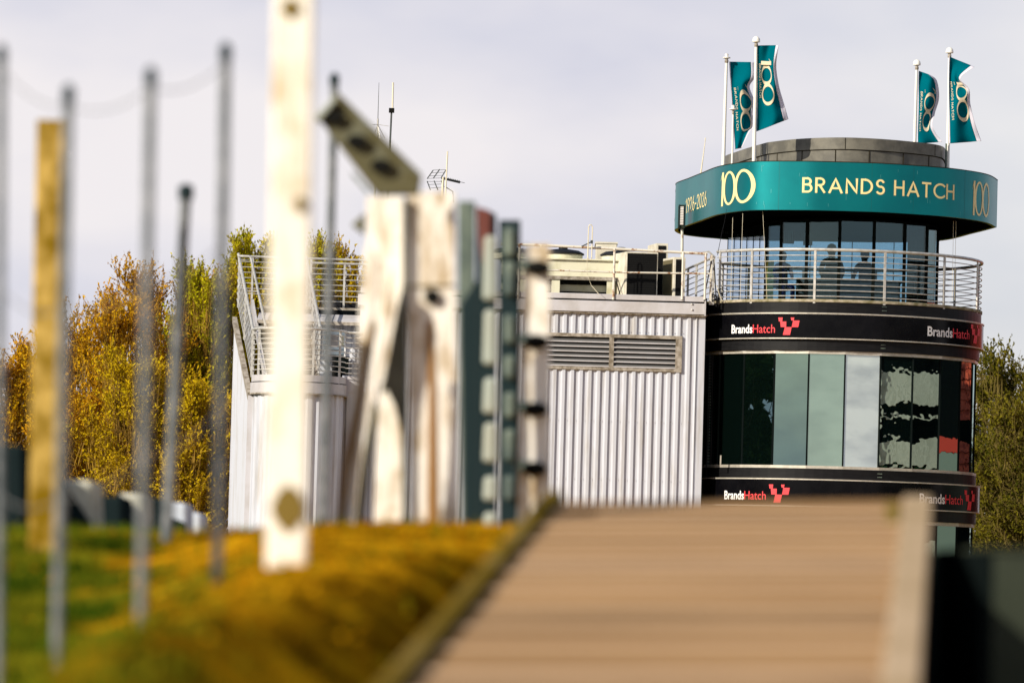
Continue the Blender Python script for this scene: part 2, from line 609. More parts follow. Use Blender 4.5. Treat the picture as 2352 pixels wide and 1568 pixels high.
# s = x + 0.085*y + noise - 0.35 ; green where s is small
mth.inputs[1].default_value = 0.068
lk(sx.outputs['Y'], mth.inputs[0])
lk(sx.outputs['X'], mth2.inputs[0])
lk(mth.outputs[0], mth2.inputs[1])
lk(mth2.outputs[0], mth3.inputs[0])
mm_ = t.nodes.new('ShaderNodeMath')
mm_.operation = 'MULTIPLY_ADD'
mm_.inputs[1].default_value = 1.8
mm_.inputs[2].default_value = -0.68
lk(nc.outputs['Fac'], mm_.inputs[0])
lk(mm_.outputs[0], mth3.inputs[1])
lk(mth3.outputs[0], mrg.inputs['Value'])
lk(mrg.outputs[0], mx.inputs['Factor'])
lk(ra.outputs[0], mx.inputs['A'])
lk(rb.outputs[0], mx.inputs['B'])
lk(mx.outputs['Result'], b.inputs['Base Color'])
go = obj('ground', g, mg, smooth=True)
go['kind'] = 'structure'


def green_at(x, y):
    return x + 0.068 * y + random.uniform(-0.25, 0.25) < -0.12


# grass blades and fallen leaves on the bank (nobody could count them)
gb = MB()
for _ in range(16000):
    y = random.uniform(6, 21)
    x = random.uniform(-0.14 * y - 0.2, 0.02 * y)
    if not green_at(x, y) and random.random() > 0.10:
        continue
    z = H(x, y)
    a = random.uniform(0, math.pi)
    h = random.uniform(0.015, 0.05)
    dx, dy = math.cos(a) * 0.005, math.sin(a) * 0.005
    lx, ly = random.uniform(-.02, .02), random.uniform(-.02, .02)
    gb.add([(x - dx, y - dy, z), (x + dx, y + dy, z), (x + lx, y + ly, z + h)], [(0, 1, 2)])
mgr = mat('grass_blade', (0.035, 0.085, 0.004), 0.9, c2=(0.2, 0.17, 0.008), vscale=1.5)
o = obj('grass', gb, mgr)
tag(o, 'short green grass on the left of the near bank', 'grass')
o['kind'] = 'stuff'
lb = MB()
for _ in range(9000):
    y = random.uniform(6, 20)
    x = random.uniform(-0.12 * y, 0.115 * y)
    if green_at(x, y) and random.random() > 0.2:
        continue
    if x > -0.15 + 0.095 * (y - 10) and y < 15:
        continue
    z = H(x, y) + random.uniform(0.002, 0.008)
    a = random.uniform(0, math.tau)
    r = random.uniform(0.006, 0.017)
    tz = random.uniform(-0.8, 0.8) * r
    c, s_ = math.cos(a) * r, math.sin(a) * r
    lb.add([(x - c, y - s_, z - tz * .4), (x + s_ * .6, y - c * .6, z + abs(tz)), (x + c, y + s_, z + tz), (x - s_ * .6, y + c * .6, z)], [(0, 1, 2, 3)])
mle = mat('fallen_leaf', (0.54, 0.27, 0.006), 0.8, c2=(0.20, 0.08, 0.002), vscale=1.6, lo=0.42, hi=0.6)
o = obj('leaf_litter', lb, mle)
tag(o, 'brown fallen leaves and dead bracken covering the bank', 'leaf litter')
o['kind'] = 'stuff'

# ------------------------------------------------------------------ the tower
AX = P(1927, 940, 101.5).x
AY = 103.1


def Zf(v, Y=100.0, u=1927):
    return P(u, v, Y).z


tower = thing('control_tower', (AX, AY, 0), 'round black and glass control tower with a teal sign ring near its top', 'tower')
RD = 3.1
n25 = 25
step = 2 * math.pi / n25


def facets(r):
    return [(AX + r * math.sin(k * step), AY - r * math.cos(k * step)) for k in range(n25)]


z_deck0, z_deck1 = Zf(695.7), Zf(688.5)
obj('deck_slab', MB().prism(circ(AX, AY, RD + 0.12, 96), z_deck0 + 0.003, z_deck1), M_slab, tower, bevel=0.01)
obj('upper_fascia', MB().prism(circ(AX, AY, RD + 0.10, 96), Zf(720), z_deck0), M_blackband, tower)
obj('upper_trim', MB().prism(circ(AX, AY, RD + 0.17, 96), Zf(722.5), Zf(720)), M_silver, tower)
RB = RD + 0.155
band1 = obj('sign_band', MB().prism(circ(AX, AY, RB, 96), Zf(778), Zf(722.5)), M_black, tower, smooth=True)
obj('band_trim', MB().prism(circ(AX, AY, RB + 0.012, 96), Zf(780.5), Zf(778)), M_silver, tower)
obj('lower_fascia', MB().prism(circ(AX, AY, RD + 0.08, 96), Zf(806), Zf(780.5)), M_blackband, tower)
obj('fascia_lip', MB().prism(circ(AX, AY, RD + 0.16, 96), Zf(723.5), Zf(722.6)), M_silver, tower)
obj('window_head', MB().prism(facets(RD + 0.05), Zf(813.5), Zf(806.5)), M_silver, tower)
z_g1, z_g0 = Zf(813.5), Zf(1070.5)
obj('window_sill', MB().prism(facets(RD + 0.06), Zf(1077), z_g0), M_silver, tower)
obj('middle_fascia', MB().prism(circ(AX, AY, RD + 0.06, 96), Zf(1101), Zf(1077.5)), M_blackband, tower)
obj('band_trim', MB().prism(circ(AX, AY, RB + 0.012, 96), Zf(1104), Zf(1101)), M_silver, tower)
band2 = obj('sign_band', MB().prism(circ(AX, AY, RB, 96), Zf(1163), Zf(1104)), M_black, tower, smooth=True)
obj('band_trim', MB().prism(circ(AX, AY, RB + 0.01, 96), Zf(1165.5), Zf(1163)), M_silver, tower)
obj('lower_fascia', MB().prism(circ(AX, AY, RD + 0.08, 96), Zf(1191), Zf(1165.5)), M_blackband, tower)
obj('window_head', MB().prism(facets(RD + 0.05), Zf(1199), Zf(1191)), M_silver, tower)
z_h1, z_h0 = Zf(1199), Zf(1460)
obj('plinth', MB().prism(circ(AX, AY, RD + 0.08, 96), -0.3, z_h0), M_blackband, tower)
fo = facets(RD)
fi = facets(RD - 0.03)
core = MB().prism(circ(AX, AY, RD - 0.06, 50), 0.1, z_deck0 - 0.02)
obj('core', core, M_dark, tower)
for k in range(-8, 13):
    a, b_ = fo[k % 25], fo[(k + 1) % 25]
    c, d = fi[(k + 1) % 25], fi[k % 25]
    for (z0, z1, lower) in ((z_g0, z_g1, 0), (z_h0, z_h1, 1)):
        mb = MB().prism([a, b_, c, d], z0, z1)
        wmat = G_drumw if k >= 1 else {-2: G_sky0, -1: G_sky1, 0: G_sky2}.get(k, G_drum) if not lower else G_drum
        wo = obj('window', mb, wmat, tower)
        mu = MB().bar((a[0], a[1] - 0.004, z0), (a[0], a[1] - 0.004, z1), 0.035, 0.035)
        obj('mullion', mu, M_blackb, wo)


# cladding drum above the sign ring and the glazed lantern below it share a plan
LZ0 = z_deck1
LX = P(1962, 560, 102).x
LR = 1.92
LY = 101.2 + LR
astep = R(22.5)
arc = [(LX + LR * math.sin((i + 0.5) * astep), LY - LR * math.cos((i + 0.5) * astep)) for i in range(-4, 4)]
# the left wall runs back from the first arc vertex
lf = P(1672, 560, 106.6)
rb_ = P(2156, 560, 106.4)
leftw = [(arc[0][0] + (lf.x - arc[0][0]) * i / 6, arc[0][1] + (lf.y - arc[0][1]) * i / 6) for i in range(1, 7)]
rightw = [(arc[-1][0] + (rb_.x - arc[-1][0]) * i / 4, arc[-1][1] + (rb_.y - arc[-1][1]) * i / 4) for i in range(1, 5)]
backw = [(rb_.x + (lf.x - rb_.x) * i / 5, 106.5 + (0.6 if 0 < i < 5 else 0)) for i in range(1, 5)]
lant = list(arc) + rightw + backw + leftw[::-1]
z_sof = Zf(484, 99.9, 1915)      # underside of the sign ring
z_rt = Zf(372.8, 99.9, 1913)
z_pt = P(1931, 317, 101.2).z
z_pm = P(1931, 345, 101.2).z
k = len(lant)
ceil_z = z_sof - 0.06
for i in range(k):
    a, b_ = Vector((*lant[i], 0)), Vector((*lant[(i + 1) % k], 0))
    t_ = (b_ - a).normalized()
    nrm = Vector((t_.y, -t_.x, 0))
    a2, b2 = a - nrm * 0.02, b_ - nrm * 0.02
    front = i < 7
    mb = MB().prism([tuple(a[:2]), tuple(b_[:2]), tuple(b2[:2]), tuple(a2[:2])], LZ0 + 0.05, ceil_z - 0.03)
    wo = obj('lantern_window', mb, G_lant if front else G_side, tower)
    obj('mullion', MB().bar((a.x, a.y, LZ0), (a.x, a.y, ceil_z), 0.07 if front else 0.02, 0.06 if front else 0.03), M_blackb, wo)
obj('lantern_base', MB().ring(offset(lant, 0.01), LZ0 - 0.01, LZ0 + 0.05, 0.06), M_blackb, tower)
obj('lantern_ceiling', MB().prism(offset(lant, 0.02), ceil_z - 0.05, ceil_z - 0.005), M_dark, tower)
# core of the lantern: dark service column and door post seen through the glass
c1 = P(2122, 600, 103.6)
obj('service_column', MB().box((c1.x - 0.22, 103.2, LZ0), (c1.x + 0.22, 105.4, ceil_z - 0.05)), M_dark, tower)
c2 = P(1815, 600, 102.8)
obj('desk', MB().box((LX - 1.2, 102.4, LZ0 + 0.55), (LX + 1.1, 102.9, LZ0 + 0.6)).box((LX - 1.2, 102.85, LZ0), (LX + 1.1, 102.9, LZ0 + 0.55)), M_gwall, tower)
c3 = P(1762, 640, 102.4)
obj('door_post', MB().box((c3.x, 102.7, LZ0), (c3.x + 0.16, 102.9, LZ0 + 1.0)), M_moss, tower)
# roof cladding drum
lpar = [PZ(u, v, z_pt) for u, v in ((1670.5, 362), (1700, 347), (1753.9, 330.5), (1780, 325.5), (1843, 319))]
pp = [(p.x, p.y) for p in lpar] + [(P(1931, 317, 101.1).x, 101.12), (P(2020, 317, 101.1).x, 101.2)]
pp += [(p.x, p.y) for p in [PZ(u, v, z_pt) for u, v in ((2105, 327), (2154.6, 334))]]
pp += [(P(2170, 341, 103.2).x, 103.3), (P(2168, 341, 105).x, 105.2), (P(2120, 341, 106.6).x, 107.0), (P(1900, 341, 107).x, 107.6), (P(1760, 341, 107).x, 107.5)]
par = smooth_closed(pp, 8)
obj('roof_drum', MB().prism(par, z_rt - 0.9, z_pm), M_parapet, tower, smooth=True)
obj('roof_coping', MB().prism(offset(par, 0.03), z_pm + 0.012, z_pt), M_parapet, tower, smooth=True)
obj('coping_joint', MB().prism(offset(par, 0.008), z_pm - 0.006, z_pm + 0.014), M_joint, tower)
pj = MB()
for u in (1710, 1741, 1785, 1843, 1921, 2000, 2077, 2136):
    q = P(u, 360, 101.5)
    # nearest outline point with that x on the camera side
    best = min((p for p in par if p[1] < 104.8), key=lambda p: abs(p[0] / p[1] - q.x / q.y))
    pj.bar((best[0], best[1] - 0.004, z_rt - 0.2), (best[0], best[1] - 0.004, z_pm - 0.004), 0.018, 0.02)
for u in (1752, 1945, 2146):
    q = P(u, 330, 101.5)
    best = min((p for p in offset(par, 0.03) if p[1] < 104.8), key=lambda p: abs(p[0] / p[1] - q.x / q.y))
    pj.bar((best[0], best[1] - 0.003, z_pm + 0.02), (best[0], best[1] - 0.003, z_pt - 0.004), 0.010, 0.016)
obj('cladding_joint', pj, M_joint, tower)

# sign ring (canopy)
fr_ = [(1611.8, 399), (1665, 381.6), (1736, 372.8)]
cp = [(P(1553, 428, 106.3).x, 106.5)]
for u, Y in ((1583, 104.9), (1611.8, 103.5), (1645, 101.95), (1685, 100.95), (1736, 100.3), (1842.6, 99.95), (1913.6, 99.88), (2020, 99.92), (2100, 100.2), (2172.8, 100.6), (2233, 101.25), (2270, 102.0), (2289, 103.1)):
    cp.append((P(u, 430, Y).x, Y))
for u, v in ((2283, 524), (2235, 536.5), (2162, 553)):
    q = PZ(u, v, z_sof)
    cp.append((q.x, q.y))
cp += [(P(2050, 553, 108.3).x, 108.6), (P(1850, 553, 108.6).x, 109.0)]
for u, v in ((1700, 552), (1634, 547.3), (1594.7, 543.4), (1563, 538.0)):
    q = PZ(u, v, z_sof)
    cp.append((q.x, q.y))
can = smooth_closed(cp, 14)
NC = len(can)
ringo = obj('sign_ring', MB().ring(can, z_sof, z_rt, 0.08), M_teal, tower, smooth=True)
obj('ring_edge', MB().ring(offset(can, 0.006), z_rt + 0.003, z_rt + 0.018, 0.07), M_joint, tower)
inn = offset(can, -0.085)
obj('soffit', MB().prism(inn, z_sof + 0.02, z_sof + 0.12), M_dark, tower)
obj('ring_roof', MB().prism(inn, z_rt - 0.3, z_rt - 0.22), M_parapet, tower)
# perforated panels hanging under the soffit and inside the lantern
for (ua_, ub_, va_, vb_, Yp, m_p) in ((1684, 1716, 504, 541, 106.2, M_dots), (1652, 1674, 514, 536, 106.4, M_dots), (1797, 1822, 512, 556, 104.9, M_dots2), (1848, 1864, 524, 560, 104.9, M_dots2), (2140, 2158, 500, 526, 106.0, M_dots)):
    pa_, pb_ = P(ua_ - 3, vb_ + 3, Yp), P(ub_ + 3, va_ - 3, Yp)
    sp_ = obj('speaker_panel', MB().box((pa_.x, Yp + 0.005, pa_.z), (pb_.x, Yp + 0.03, z_sof + 0.02)), M_dark, tower)
    dm = MB()
    x = pa_.x + 0.03
    while x < pb_.x - 0.02:
        z = pa_.z + 0.03
        while z < min(pb_.z, z_sof - 0.01):
            dm.box((x, Yp - 0.004, z), (x + 0.014, Yp + 0.006, z + 0.014))
            z += 0.043
        x += 0.043
    obj('perforation', dm, m_p, sp_)

# arc-length frame of the sign ring, s increases to the right seen from outside front
cum = [0.0]
for i in range(NC):
    a, b_ = can[i], can[(i + 1) % NC]
    cum.append(cum[-1] + math.hypot(b_[0] - a[0], b_[1] - a[1]))
TOT = cum[-1]


def ring_point(s, off):
    s %= TOT
    import bisect
    i = min(NC - 1, bisect.bisect_right(cum, s) - 1)
    a, b_ = can[i], can[(i + 1) % NC]
    t_ = (s - cum[i]) / (cum[i + 1] - cum[i])
    pa, pb = can[i - 1], can[(i + 2) % NC]
    na_ = Vector((b_[1] - pa[1], -(b_[0] - pa[0]))).normalized()
    nb_ = Vector((pb[1] - a[1], -(pb[0] - a[0]))).normalized()
    n_ = na_.lerp(nb_, t_).normalized()
    return a[0] + (b_[0] - a[0]) * t_ + n_.x * off, a[1] + (b_[1] - a[1]) * t_ + n_.y * off


def s_at(u, v):
    """ring arc length seen at a photo column, camera side"""
    d = P(u, v, 101)
    best, bs = 1e9, 0
    for i in range(NC):
        a, b_ = can[i], can[(i + 1) % NC]
        if a[1] > 106.3 or (b_[1] - a[1]) * 0 - 0 > 1:
            continue
        ia, ib = a[0] / a[1] - d.x / d.y, b_[0] / b_[1] - d.x / d.y
        if ia <= 0 <= ib:
            t_ = -ia / (ib - ia)
            y = a[1] + (b_[1] - a[1]) * t_
            if y < best:
                best, bs = y, cum[i] + (cum[i + 1] - cum[i]) * t_
    return bs


# ---- lettering drawn with strokes (geometric capitals, unit cap height)
def arcp(cx, cy, rx, ry, a0, a1, n=18):
    return [(cx + rx * math.cos(R(a0 + (a1 - a0) * i / n)), cy + ry * math.sin(R(a0 + (a1 - a0) * i / n))) for i in range(n + 1)]


GL = {
    'B': (0.52, [[(0, 0), (0, 1)], [(0, 1), (0.26, 1)] + arcp(0.26, 0.77, 0.22, 0.23, 90, -90) + [(0, 0.54)], [(0, 0.54), (0.28, 0.54)] + arcp(0.28, 0.27, 0.26, 0.27, 90, -90) + [(0, 0)]]),
    'R': (0.54, [[(0, 0), (0, 1)], [(0, 1), (0.25, 1)] + arcp(0.25, 0.75, 0.25, 0.25, 90, -90) + [(0, 0.5)], [(0.22, 0.5), (0.52, 0)]]),
    'A': (0.78, [[(0, 0), (0.39, 1), (0.78, 0)], [(0.14, 0.3), (0.64, 0.3)]]),
    'N': (0.66, [[(0, 0), (0, 1), (0.66, 0), (0.66, 1)]]),
    'D': (0.66, [[(0, 0), (0, 1)], [(0, 1), (0.2, 1)] + arcp(0.2, 0.5, 0.46, 0.5, 90, -90) + [(0, 0)]]),
    'S': (0.46, [arcp(0.23, 0.755, 0.22, 0.245, 30, 270, 14) + arcp(0.23, 0.265, 0.24, 0.265, 90, -140, 16)[1:]]),
    'H': (0.62, [[(0, 0), (0, 1)], [(0.62, 0), (0.62, 1)], [(0, 0.53), (0.62, 0.53)]]),
    'T': (0.56, [[(0, 1), (0.56, 1)], [(0.28, 0), (0.28, 1)]]),
    'C': (0.74, [arcp(0.5, 0.5, 0.5, 0.5, 48, 312, 26)]),
    '1': (0.2, [[(0, 0.80), (0.16, 1), (0.16, 0)]]),
    '9': (0.44, [arcp(0.22, 0.72, 0.22, 0.28, 0, 360, 20), [(0.43, 0.66), (0.16, 0)]]),
    '2': (0.44, [arcp(0.22, 0.74, 0.21, 0.26, 170, -30, 14) + [(0.0, 0.0), (0.45, 0.0)]]),
    '6': (0.44, [arcp(0.22, 0.28, 0.22, 0.28, 0, 360, 20), [(0.01, 0.34), (0.28, 1)]]),
    '0': (0.46, [arcp(0.23, 0.5, 0.23, 0.5, 0, 360, 26)]),
    '-': (0.24, [[(0, 0.42), (0.24, 0.42)]]),
}


def ribbon(pts, w):
    """stroke of width w along a 2-D polyline -> quads (list of 4 corners)"""
    closed = math.hypot(pts[0][0] - pts[-1][0], pts[0][1] - pts[-1][1]) < 1e-5
    if not closed:
        pts = [Vector(p) for p in pts]
        pts[0] = pts[0] + (pts[0] - pts[1]).normalized() * w * 0.5
        pts[-1] = pts[-1] + (pts[-1] - pts[-2]).normalized() * w * 0.5
        pts = [tuple(p) for p in pts]
    if closed:
        pts = pts[:-1]
    # subdivide long segments so that they can follow a curved wall
    q = []
    k_ = len(pts)
    for i in range(k_ if closed else k_ - 1):
        a, b_ = pts[i], pts[(i + 1) % k_]
        q.append((a, False))
        l_ = math.hypot(b_[0] - a[0], b_[1] - a[1])
        n_ = max(1, int(abs(b_[0] - a[0]) / 0.12))
        for j in range(1, n_):
            q.append(((a[0] + (b_[0] - a[0]) * j / n_, a[1] + (b_[1] - a[1]) * j / n_), False))
    if not closed:
        q.append((pts[-1], False))
    q = [p for p, _ in q]
    k_ = len(q)
    L_, R_ = [], []
    for i in range(k_):
        p = Vector(q[i])
        a = Vector(q[i - 1]) if (i > 0 or closed) else None
        b_ = Vector(q[(i + 1) % k_]) if (i < k_ - 1 or closed) else None
        d1 = (p - a).normalized() if a is not None else None
        d2 = (b_ - p).normalized() if b_ is not None else None
        if d1 is None:
            d1 = d2
        if d2 is None:
            d2 = d1
        n1_ = Vector((-d1.y, d1.x))
        n2_ = Vector((-d2.y, d2.x))
        nn = n1_ + n2_
        if nn.length < 0.2:
            nn = n1_
        nn.normalize()
        sc_ = min(1.45, 1 / max(0.2, nn.dot(n1_)))
        L_.append(p + nn * w / 2 * sc_)
        R_.append(p - nn * w / 2 * sc_)
    quads = []
    for i in range(k_ if closed else k_ - 1):
        j = (i + 1) % k_
        quads.append((L_[i], R_[i], R_[j], L_[j]))
    return quads


def stroke_text(txt, w, gap=0.24, space=0.5):
    x = 0
    res = []
    for ch in txt:
        if ch == ' ':
            x += space
            continue
        wd, sts = GL[ch]
        for st in sts:
            res.append([[Vector((p.x + x, p.y)) for p in qd] for qd in ribbon(st, w)])
        x += wd + gap
    return res, x - gap


def put_words(txt, w, gap, space, fn_of, m, parent):
    sh, tw_ = stroke_text(txt, w, gap, space)
    n_ = sum(len(GL[c][1]) for c in txt.split(' ')[0])
    for part in (sh[:n_], sh[n_:]):
        put(part, fn_of(tw_), 'lettering', m, parent)


def ellring(cx, cy, ax, ay, tx, ty, n=48):
    """an O with strokes of different weight across and down"""
    qs = []
    for i in range(n):
        a, b_ = math.tau * i / n, math.tau * (i + 1) / n
        f = lambda an, rx, ry: Vector((cx + rx * math.cos(an), cy + ry * math.sin(an)))
        qs.append((f(a, ax, ay), f(a, ax - tx, ay - ty), f(b_, ax - tx, ay - ty), f(b_, ax, ay)))
    return qs


def one_hundred():
    """the centenary mark: a thin 1 against two round noughts, unit height, width about 1.05"""
    sh = []
    sh.append([(Vector((0.02, 0.0)), Vector((0.10, 0.0)), Vector((0.115, 1.0)), Vector((0.035, 1.0))),
               (Vector((-0.03, 0.74)), Vector((0.0, 0.80)), Vector((0.075, 1.0)), Vector((0.045, 1.0)))])
    sh.append(ellring(0.335, 0.505, 0.245, 0.50, 0.085, 0.06))
    sh.append(ellring(0.80, 0.51, 0.275, 0.50, 0.085, 0.075))
    return sh


def put(shapes, fn, name, m, parent, lift=0.0006):
    """lay 2-D shapes on a surface fn(x, y, offset) -> point; stacked shapes sit a hair apart"""
    mb = MB()
    for i, qs in enumerate(shapes):
        o_ = (i % 6) * lift
        for qd in qs:
            vs = [fn(p[0], p[1], o_) for p in qd]
            mb.add(vs, [tuple(range(len(vs)))])
    me = obj(name, mb, m, parent)
    return me


def on_ring(s0, z0, hs, hz):
    def fn(x, y, o_):
        px, py = ring_point(s0 + x * hs, 0.005 + o_)
        return (px, py, z0 + y * hz)
    return fn


# BRANDS HATCH across the front
sA, sB = s_at(1842, 428), s_at(2192, 440)
hz = 0.288
px_z = Zf(442.0, 99.9, 1843) + 0.02
sA_, sW_ = sA + 0.03, sB - sA - 0.06
put_words('BRANDS HATCH', 0.15, 0.34, 0.46, lambda tw: on_ring(sA_, px_z, sW_ / tw, hz), M_cream, ringo)
# centenary mark left of it, at the right-hand end, and once more round the left corner
sA, sB = s_at(1657, 430), s_at(1735, 430)
q = P(1695, 474, 101)
z0_ = PZ(1700, 471, 0) if False else None
bx, by = ring_point((sA + sB) / 2, 0)
zb_ = P(1697, 470, by).z
zt_ = P(1697, 392, by).z
put(one_hundred(), on_ring(sA, zb_, (sB - sA) / 1.07, zt_ - zb_), 'centenary_mark', M_cream, ringo)
sA2 = s_at(2234, 455)
bx, by = ring_point(sA2 + 0.3, 0)
zb_, zt_ = P(2262, 497, by).z, P(2262, 418, by).z
put(one_hundred(), on_ring(sA2, zb_, 0.86, zt_ - zb_), 'centenary_mark', M_cream, ringo)
sD = s_at(1576, 470)
sE = s_at(1623, 460)
tx, tw = stroke_text('1926-2026', 0.10, gap=0.22)
bx, by = ring_point((sD + sE) / 2, 0)
zb_, zt_ = P(1600, 480, by).z, P(1600, 449, by).z
put(tx, on_ring(sD, zb_, (sE - sD) / tw, (zt_ - zb_)), 'lettering', M_cream, ringo)
put(one_hundred(), on_ring(TOT - 1.1, z_sof + 0.2, 0.9, 0.75), 'centenary_mark', M_cream, ringo)
# scuffs and dirt on the vinyl: thin light drips
dr = MB()
for _ in range(26):
    s0 = random.uniform(s_at(1700, 430), s_at(2250, 430))
    zt0 = random.choice([z_rt - random.uniform(0.05, 0.4), z_sof + random.uniform(0.1, 0.5)])
    h = random.uniform(0.02, 0.16)
    ww = random.uniform(0.003, 0.007)
    a = ring_point(s0, 0.004)
    b_ = ring_point(s0 + ww, 0.004)
    dr.add([(*a, zt0), (*b_, zt0), (*b_, zt0 - h), (*a, zt0 - h)], [(0, 1, 2, 3)])
obj('scuff_mark', dr, mat('scuff', (0.12, 0.45, 0.45), 0.6), ringo)
for u in (1789, 2002, 2098, 2216, 1680):
    pl = MB()
    s0 = s_at(u, 430)
    a = ring_point(s0, 0.003)
    b_ = ring_point(s0 + 0.005, 0.003)
    pl.add([(*a, z_sof), (*b_, z_sof), (*b_, z_rt), (*a, z_rt)], [(0, 1, 2, 3)])
    obj('vinyl_seam', pl, mat('seam', (0.002, 0.10, 0.10), 0.5), ringo)


# ---- tower sign bands: humanist lettering + five-block mark
def text_shapes(txt, off=0.0):
    cu = bpy.data.curves.new('lettering', 'FONT')
    cu.body = txt
    cu.size = 1
    cu.offset = off
    cu.resolution_u = 4
    ob = bpy.data.objects.new('tmp', cu)
    COL.objects.link(ob)
    dg = bpy.context.evaluated_depsgraph_get()
    me = ob.evaluated_get(dg).to_mesh()
    bm = bmesh.new()
    bm.from_mesh(me)
    ob.evaluated_get(dg).to_mesh_clear()
    x1 = max(v.co.x for v in bm.verts)
    x0 = min(v.co.x for v in bm.verts)
    xx = x0
    while xx < x1:
        geom = bm.verts[:] + bm.edges[:] + bm.faces[:]
        bmesh.ops.bisect_plane(bm, geom=geom, plane_co=(xx, 0, 0), plane_no=(1, 0, 0))
        xx += 0.2
    qs = [[(v.co.x - x0, v.co.y) for v in f.verts] for f in bm.faces]
    bm.free()
    bpy.data.objects.remove(ob)
    bpy.data.curves.remove(cu)
    return qs, x1 - x0


qw, ww1 = text_shapes('Brands', 0.022)
qr, ww2 = text_shapes('Hatch', 0.004)


def on_drum(th0, z0, sx_, sz_):
    def fn(x, y, o_):
        a = th0 + x * sx_ / RB
        return (AX + (RB + 0.005 + o_) * math.sin(a), AY - (RB + 0.005 + o_) * math.cos(a), z0 + y * sz_)
    return fn


MARK = [[(0.0, 1.0), (0.21, 1.0), (0.19, 0.77), (0.03, 0.77)], [(0.10, 0.77), (0.385, 0.77), (0.385, 0.45), (0.125, 0.45)],
        [(0.59, 1.0), (0.755, 1.0), (0.725, 0.83), (0.62, 0.83)], [(0.70, 0.83), (1.0, 0.83), (0.945, 0.45), (0.645, 0.45)],
        [(0.325, 0.45), (0.645, 0.45), (0.575, 0.0), (0.24, 0.0)]]


def th_at(u, v):
    """angle round the drum seen at a photo column"""
    d = P(u, v, 102)
    lo_, hi_ = R(-70), R(89)
    for _ in range(50):
        m_ = (lo_ + hi_) / 2
        x, y = AX + RB * math.sin(m_), AY - RB * math.cos(m_)
        if x / y < d.x / d.y:
            lo_ = m_
        else:
            hi_ = m_
    return lo_


def tower_sign(band, uB0, uB1, uH1, uM0, uM1, vbase, vcap, vm0, vm1):
    t0, t1, t2, t3, t4 = [th_at(u, vbase) for u in (uB0, uB1, uH1, uM0, uM1)]
    Yd = AY - RB * math.cos((t0 + t2) / 2)
    um = (uB0 + uH1) / 2
    zb, zc = P(um, vbase, Yd).z, P(um, vcap, Yd).z
    hh = (zc - zb) / 0.72
    put([qw], on_drum(t0, zb, (t1 - t0) * RB / ww1 * 0.985, hh), 'lettering_white', M_logow, band)
    put([qr], on_drum(t1, zb, (t2 - t1) * RB / ww2, hh), 'lettering_red', M_logor, band)
    um = (uM0 + uM1) / 2
    Yd = AY - RB * math.cos((t3 + t4) / 2)
    z0, z1 = P(um, vm0, Yd).z, P(um, vm1, Yd).z
    put([[q_] for q_ in MARK], on_drum(t3, z0, (t4 - t3) * RB, z1 - z0), 'block_mark', M_logor, band)


tower_sign(band1, 1680.5, 1729, 1780, 1787, 1836, 764.5, 744.5, 769, 729)
tower_sign(band1, 2130, 2188, 2226, 2229, 2250, 774.5, 752.5, 789, 746.5)
tower_sign(band2, 1664, 1709.5, 1759, 1765.5, 1813.5, 1146, 1126, 1154, 1112)
tower_sign(band2, 2111.5, 2170.5, 2210.5, 2214, 2238, 1156, 1134, 1171, 1126)
# small rivets below the deck
rv = MB()
for i in range(4):
    for vv in (702, 711, 789, 797, 1085, 1093):
        a = R(14.0 + i * 0.5)
        rr = RD + (0.10 if vv < 720 else 0.08 if vv < 1000 else 0.06) + 0.004
        c = (AX + rr * math.sin(a), AY - rr * math.cos(a), Zf(vv))
        rv.box((c[0] - .008, c[1] - .01, c[2] - .008), (c[0] + .008, c[1] + .01, c[2] + .008))
obj('rivet', rv, M_gsteel, tower)

# ---- balcony railing round the tower
RR = 3.19
rail = thing('balcony_railing', (AX, AY, z_deck1), 'curved silver tube railing round the balcony of the glass tower', 'railing')
zr0 = z_deck1
zr1 = Zf(574, 99.9)


def arcpts(r, a0, a1, z, n=60):
    return [(AX + r * math.sin(a0 + (a1 - a0) * i / n), AY - r * math.cos(a0 + (a1 - a0) * i / n), z) for i in range(n + 1)]


A0_, A1_ = R(-59), R(232)
obj('top_rail', MB().tube(arcpts(RR, A0_, A1_, zr1, 90), 0.034, 8), M_steel, rail, smooth=True)
hr = MB()
for i in range(8):
    hr.tube(arcpts(RR, A0_, A1_, zr1 - 0.125 * (i + 1), 90), 0.011, 6)
obj('horizontal_rail', hr, M_steel, rail, smooth=True)
for a in [-57, -39.2, -12.6, 14.7, 42.5, 70, 96, 120, 134, 160, 190, 215, 230]:
    a = R(a)
    x, y = AX + RR * math.sin(a), AY - RR * math.cos(a)
    obj('post', MB().bar((x, y - 0.012, zr0 - 0.09), (x, y - 0.012, zr1 - 0.02), 0.05, 0.03, up=(math.sin(a), -math.cos(a), 0)), M_steel, rail)

# ---- left end: cable chaos, link to the metal building
gap = thing('cable_riser', (AX - 2.9, 101.7, 0), 'dark perforated cable tray with cables running down between grey building and tower', 'cable tray')
bx1_g = P(1614, 900, 101.0).x + 0.022
xg0, xg1 = P(1612, 900, 101.9).x, P(1668, 900, 101.9).x
obj('mirrored_dark_plate', MB().box((bx1_g, 100.97, 0), (bx1_g + 0.02, 104, Zf(700, 102))), M_dark, gap)  # dark plate added for the first tower panes to mirror
obj('back_plate', MB().box((xg0 - 0.2, 101.95, 0), (xg1, 102.2, Zf(706, 102))), M_dark, gap)
tr = MB()
xt0 = P(1626, 900, 101.8).x
tr.box((xt0, 101.80, 0.2), (xt0 + 0.11, 101.83, Zf(745, 102)))
obj('cable_tray', tr, M_dsteel, gap)
hl = MB()
zz = 0.4
while zz < Zf(750, 102):
    for j in range(3):
        hl.box((xt0 + 0.02 + j * 0.03, 101.790, zz), (xt0 + 0.034 + j * 0.03, 101.797, zz + 0.03))
    zz += 0.065
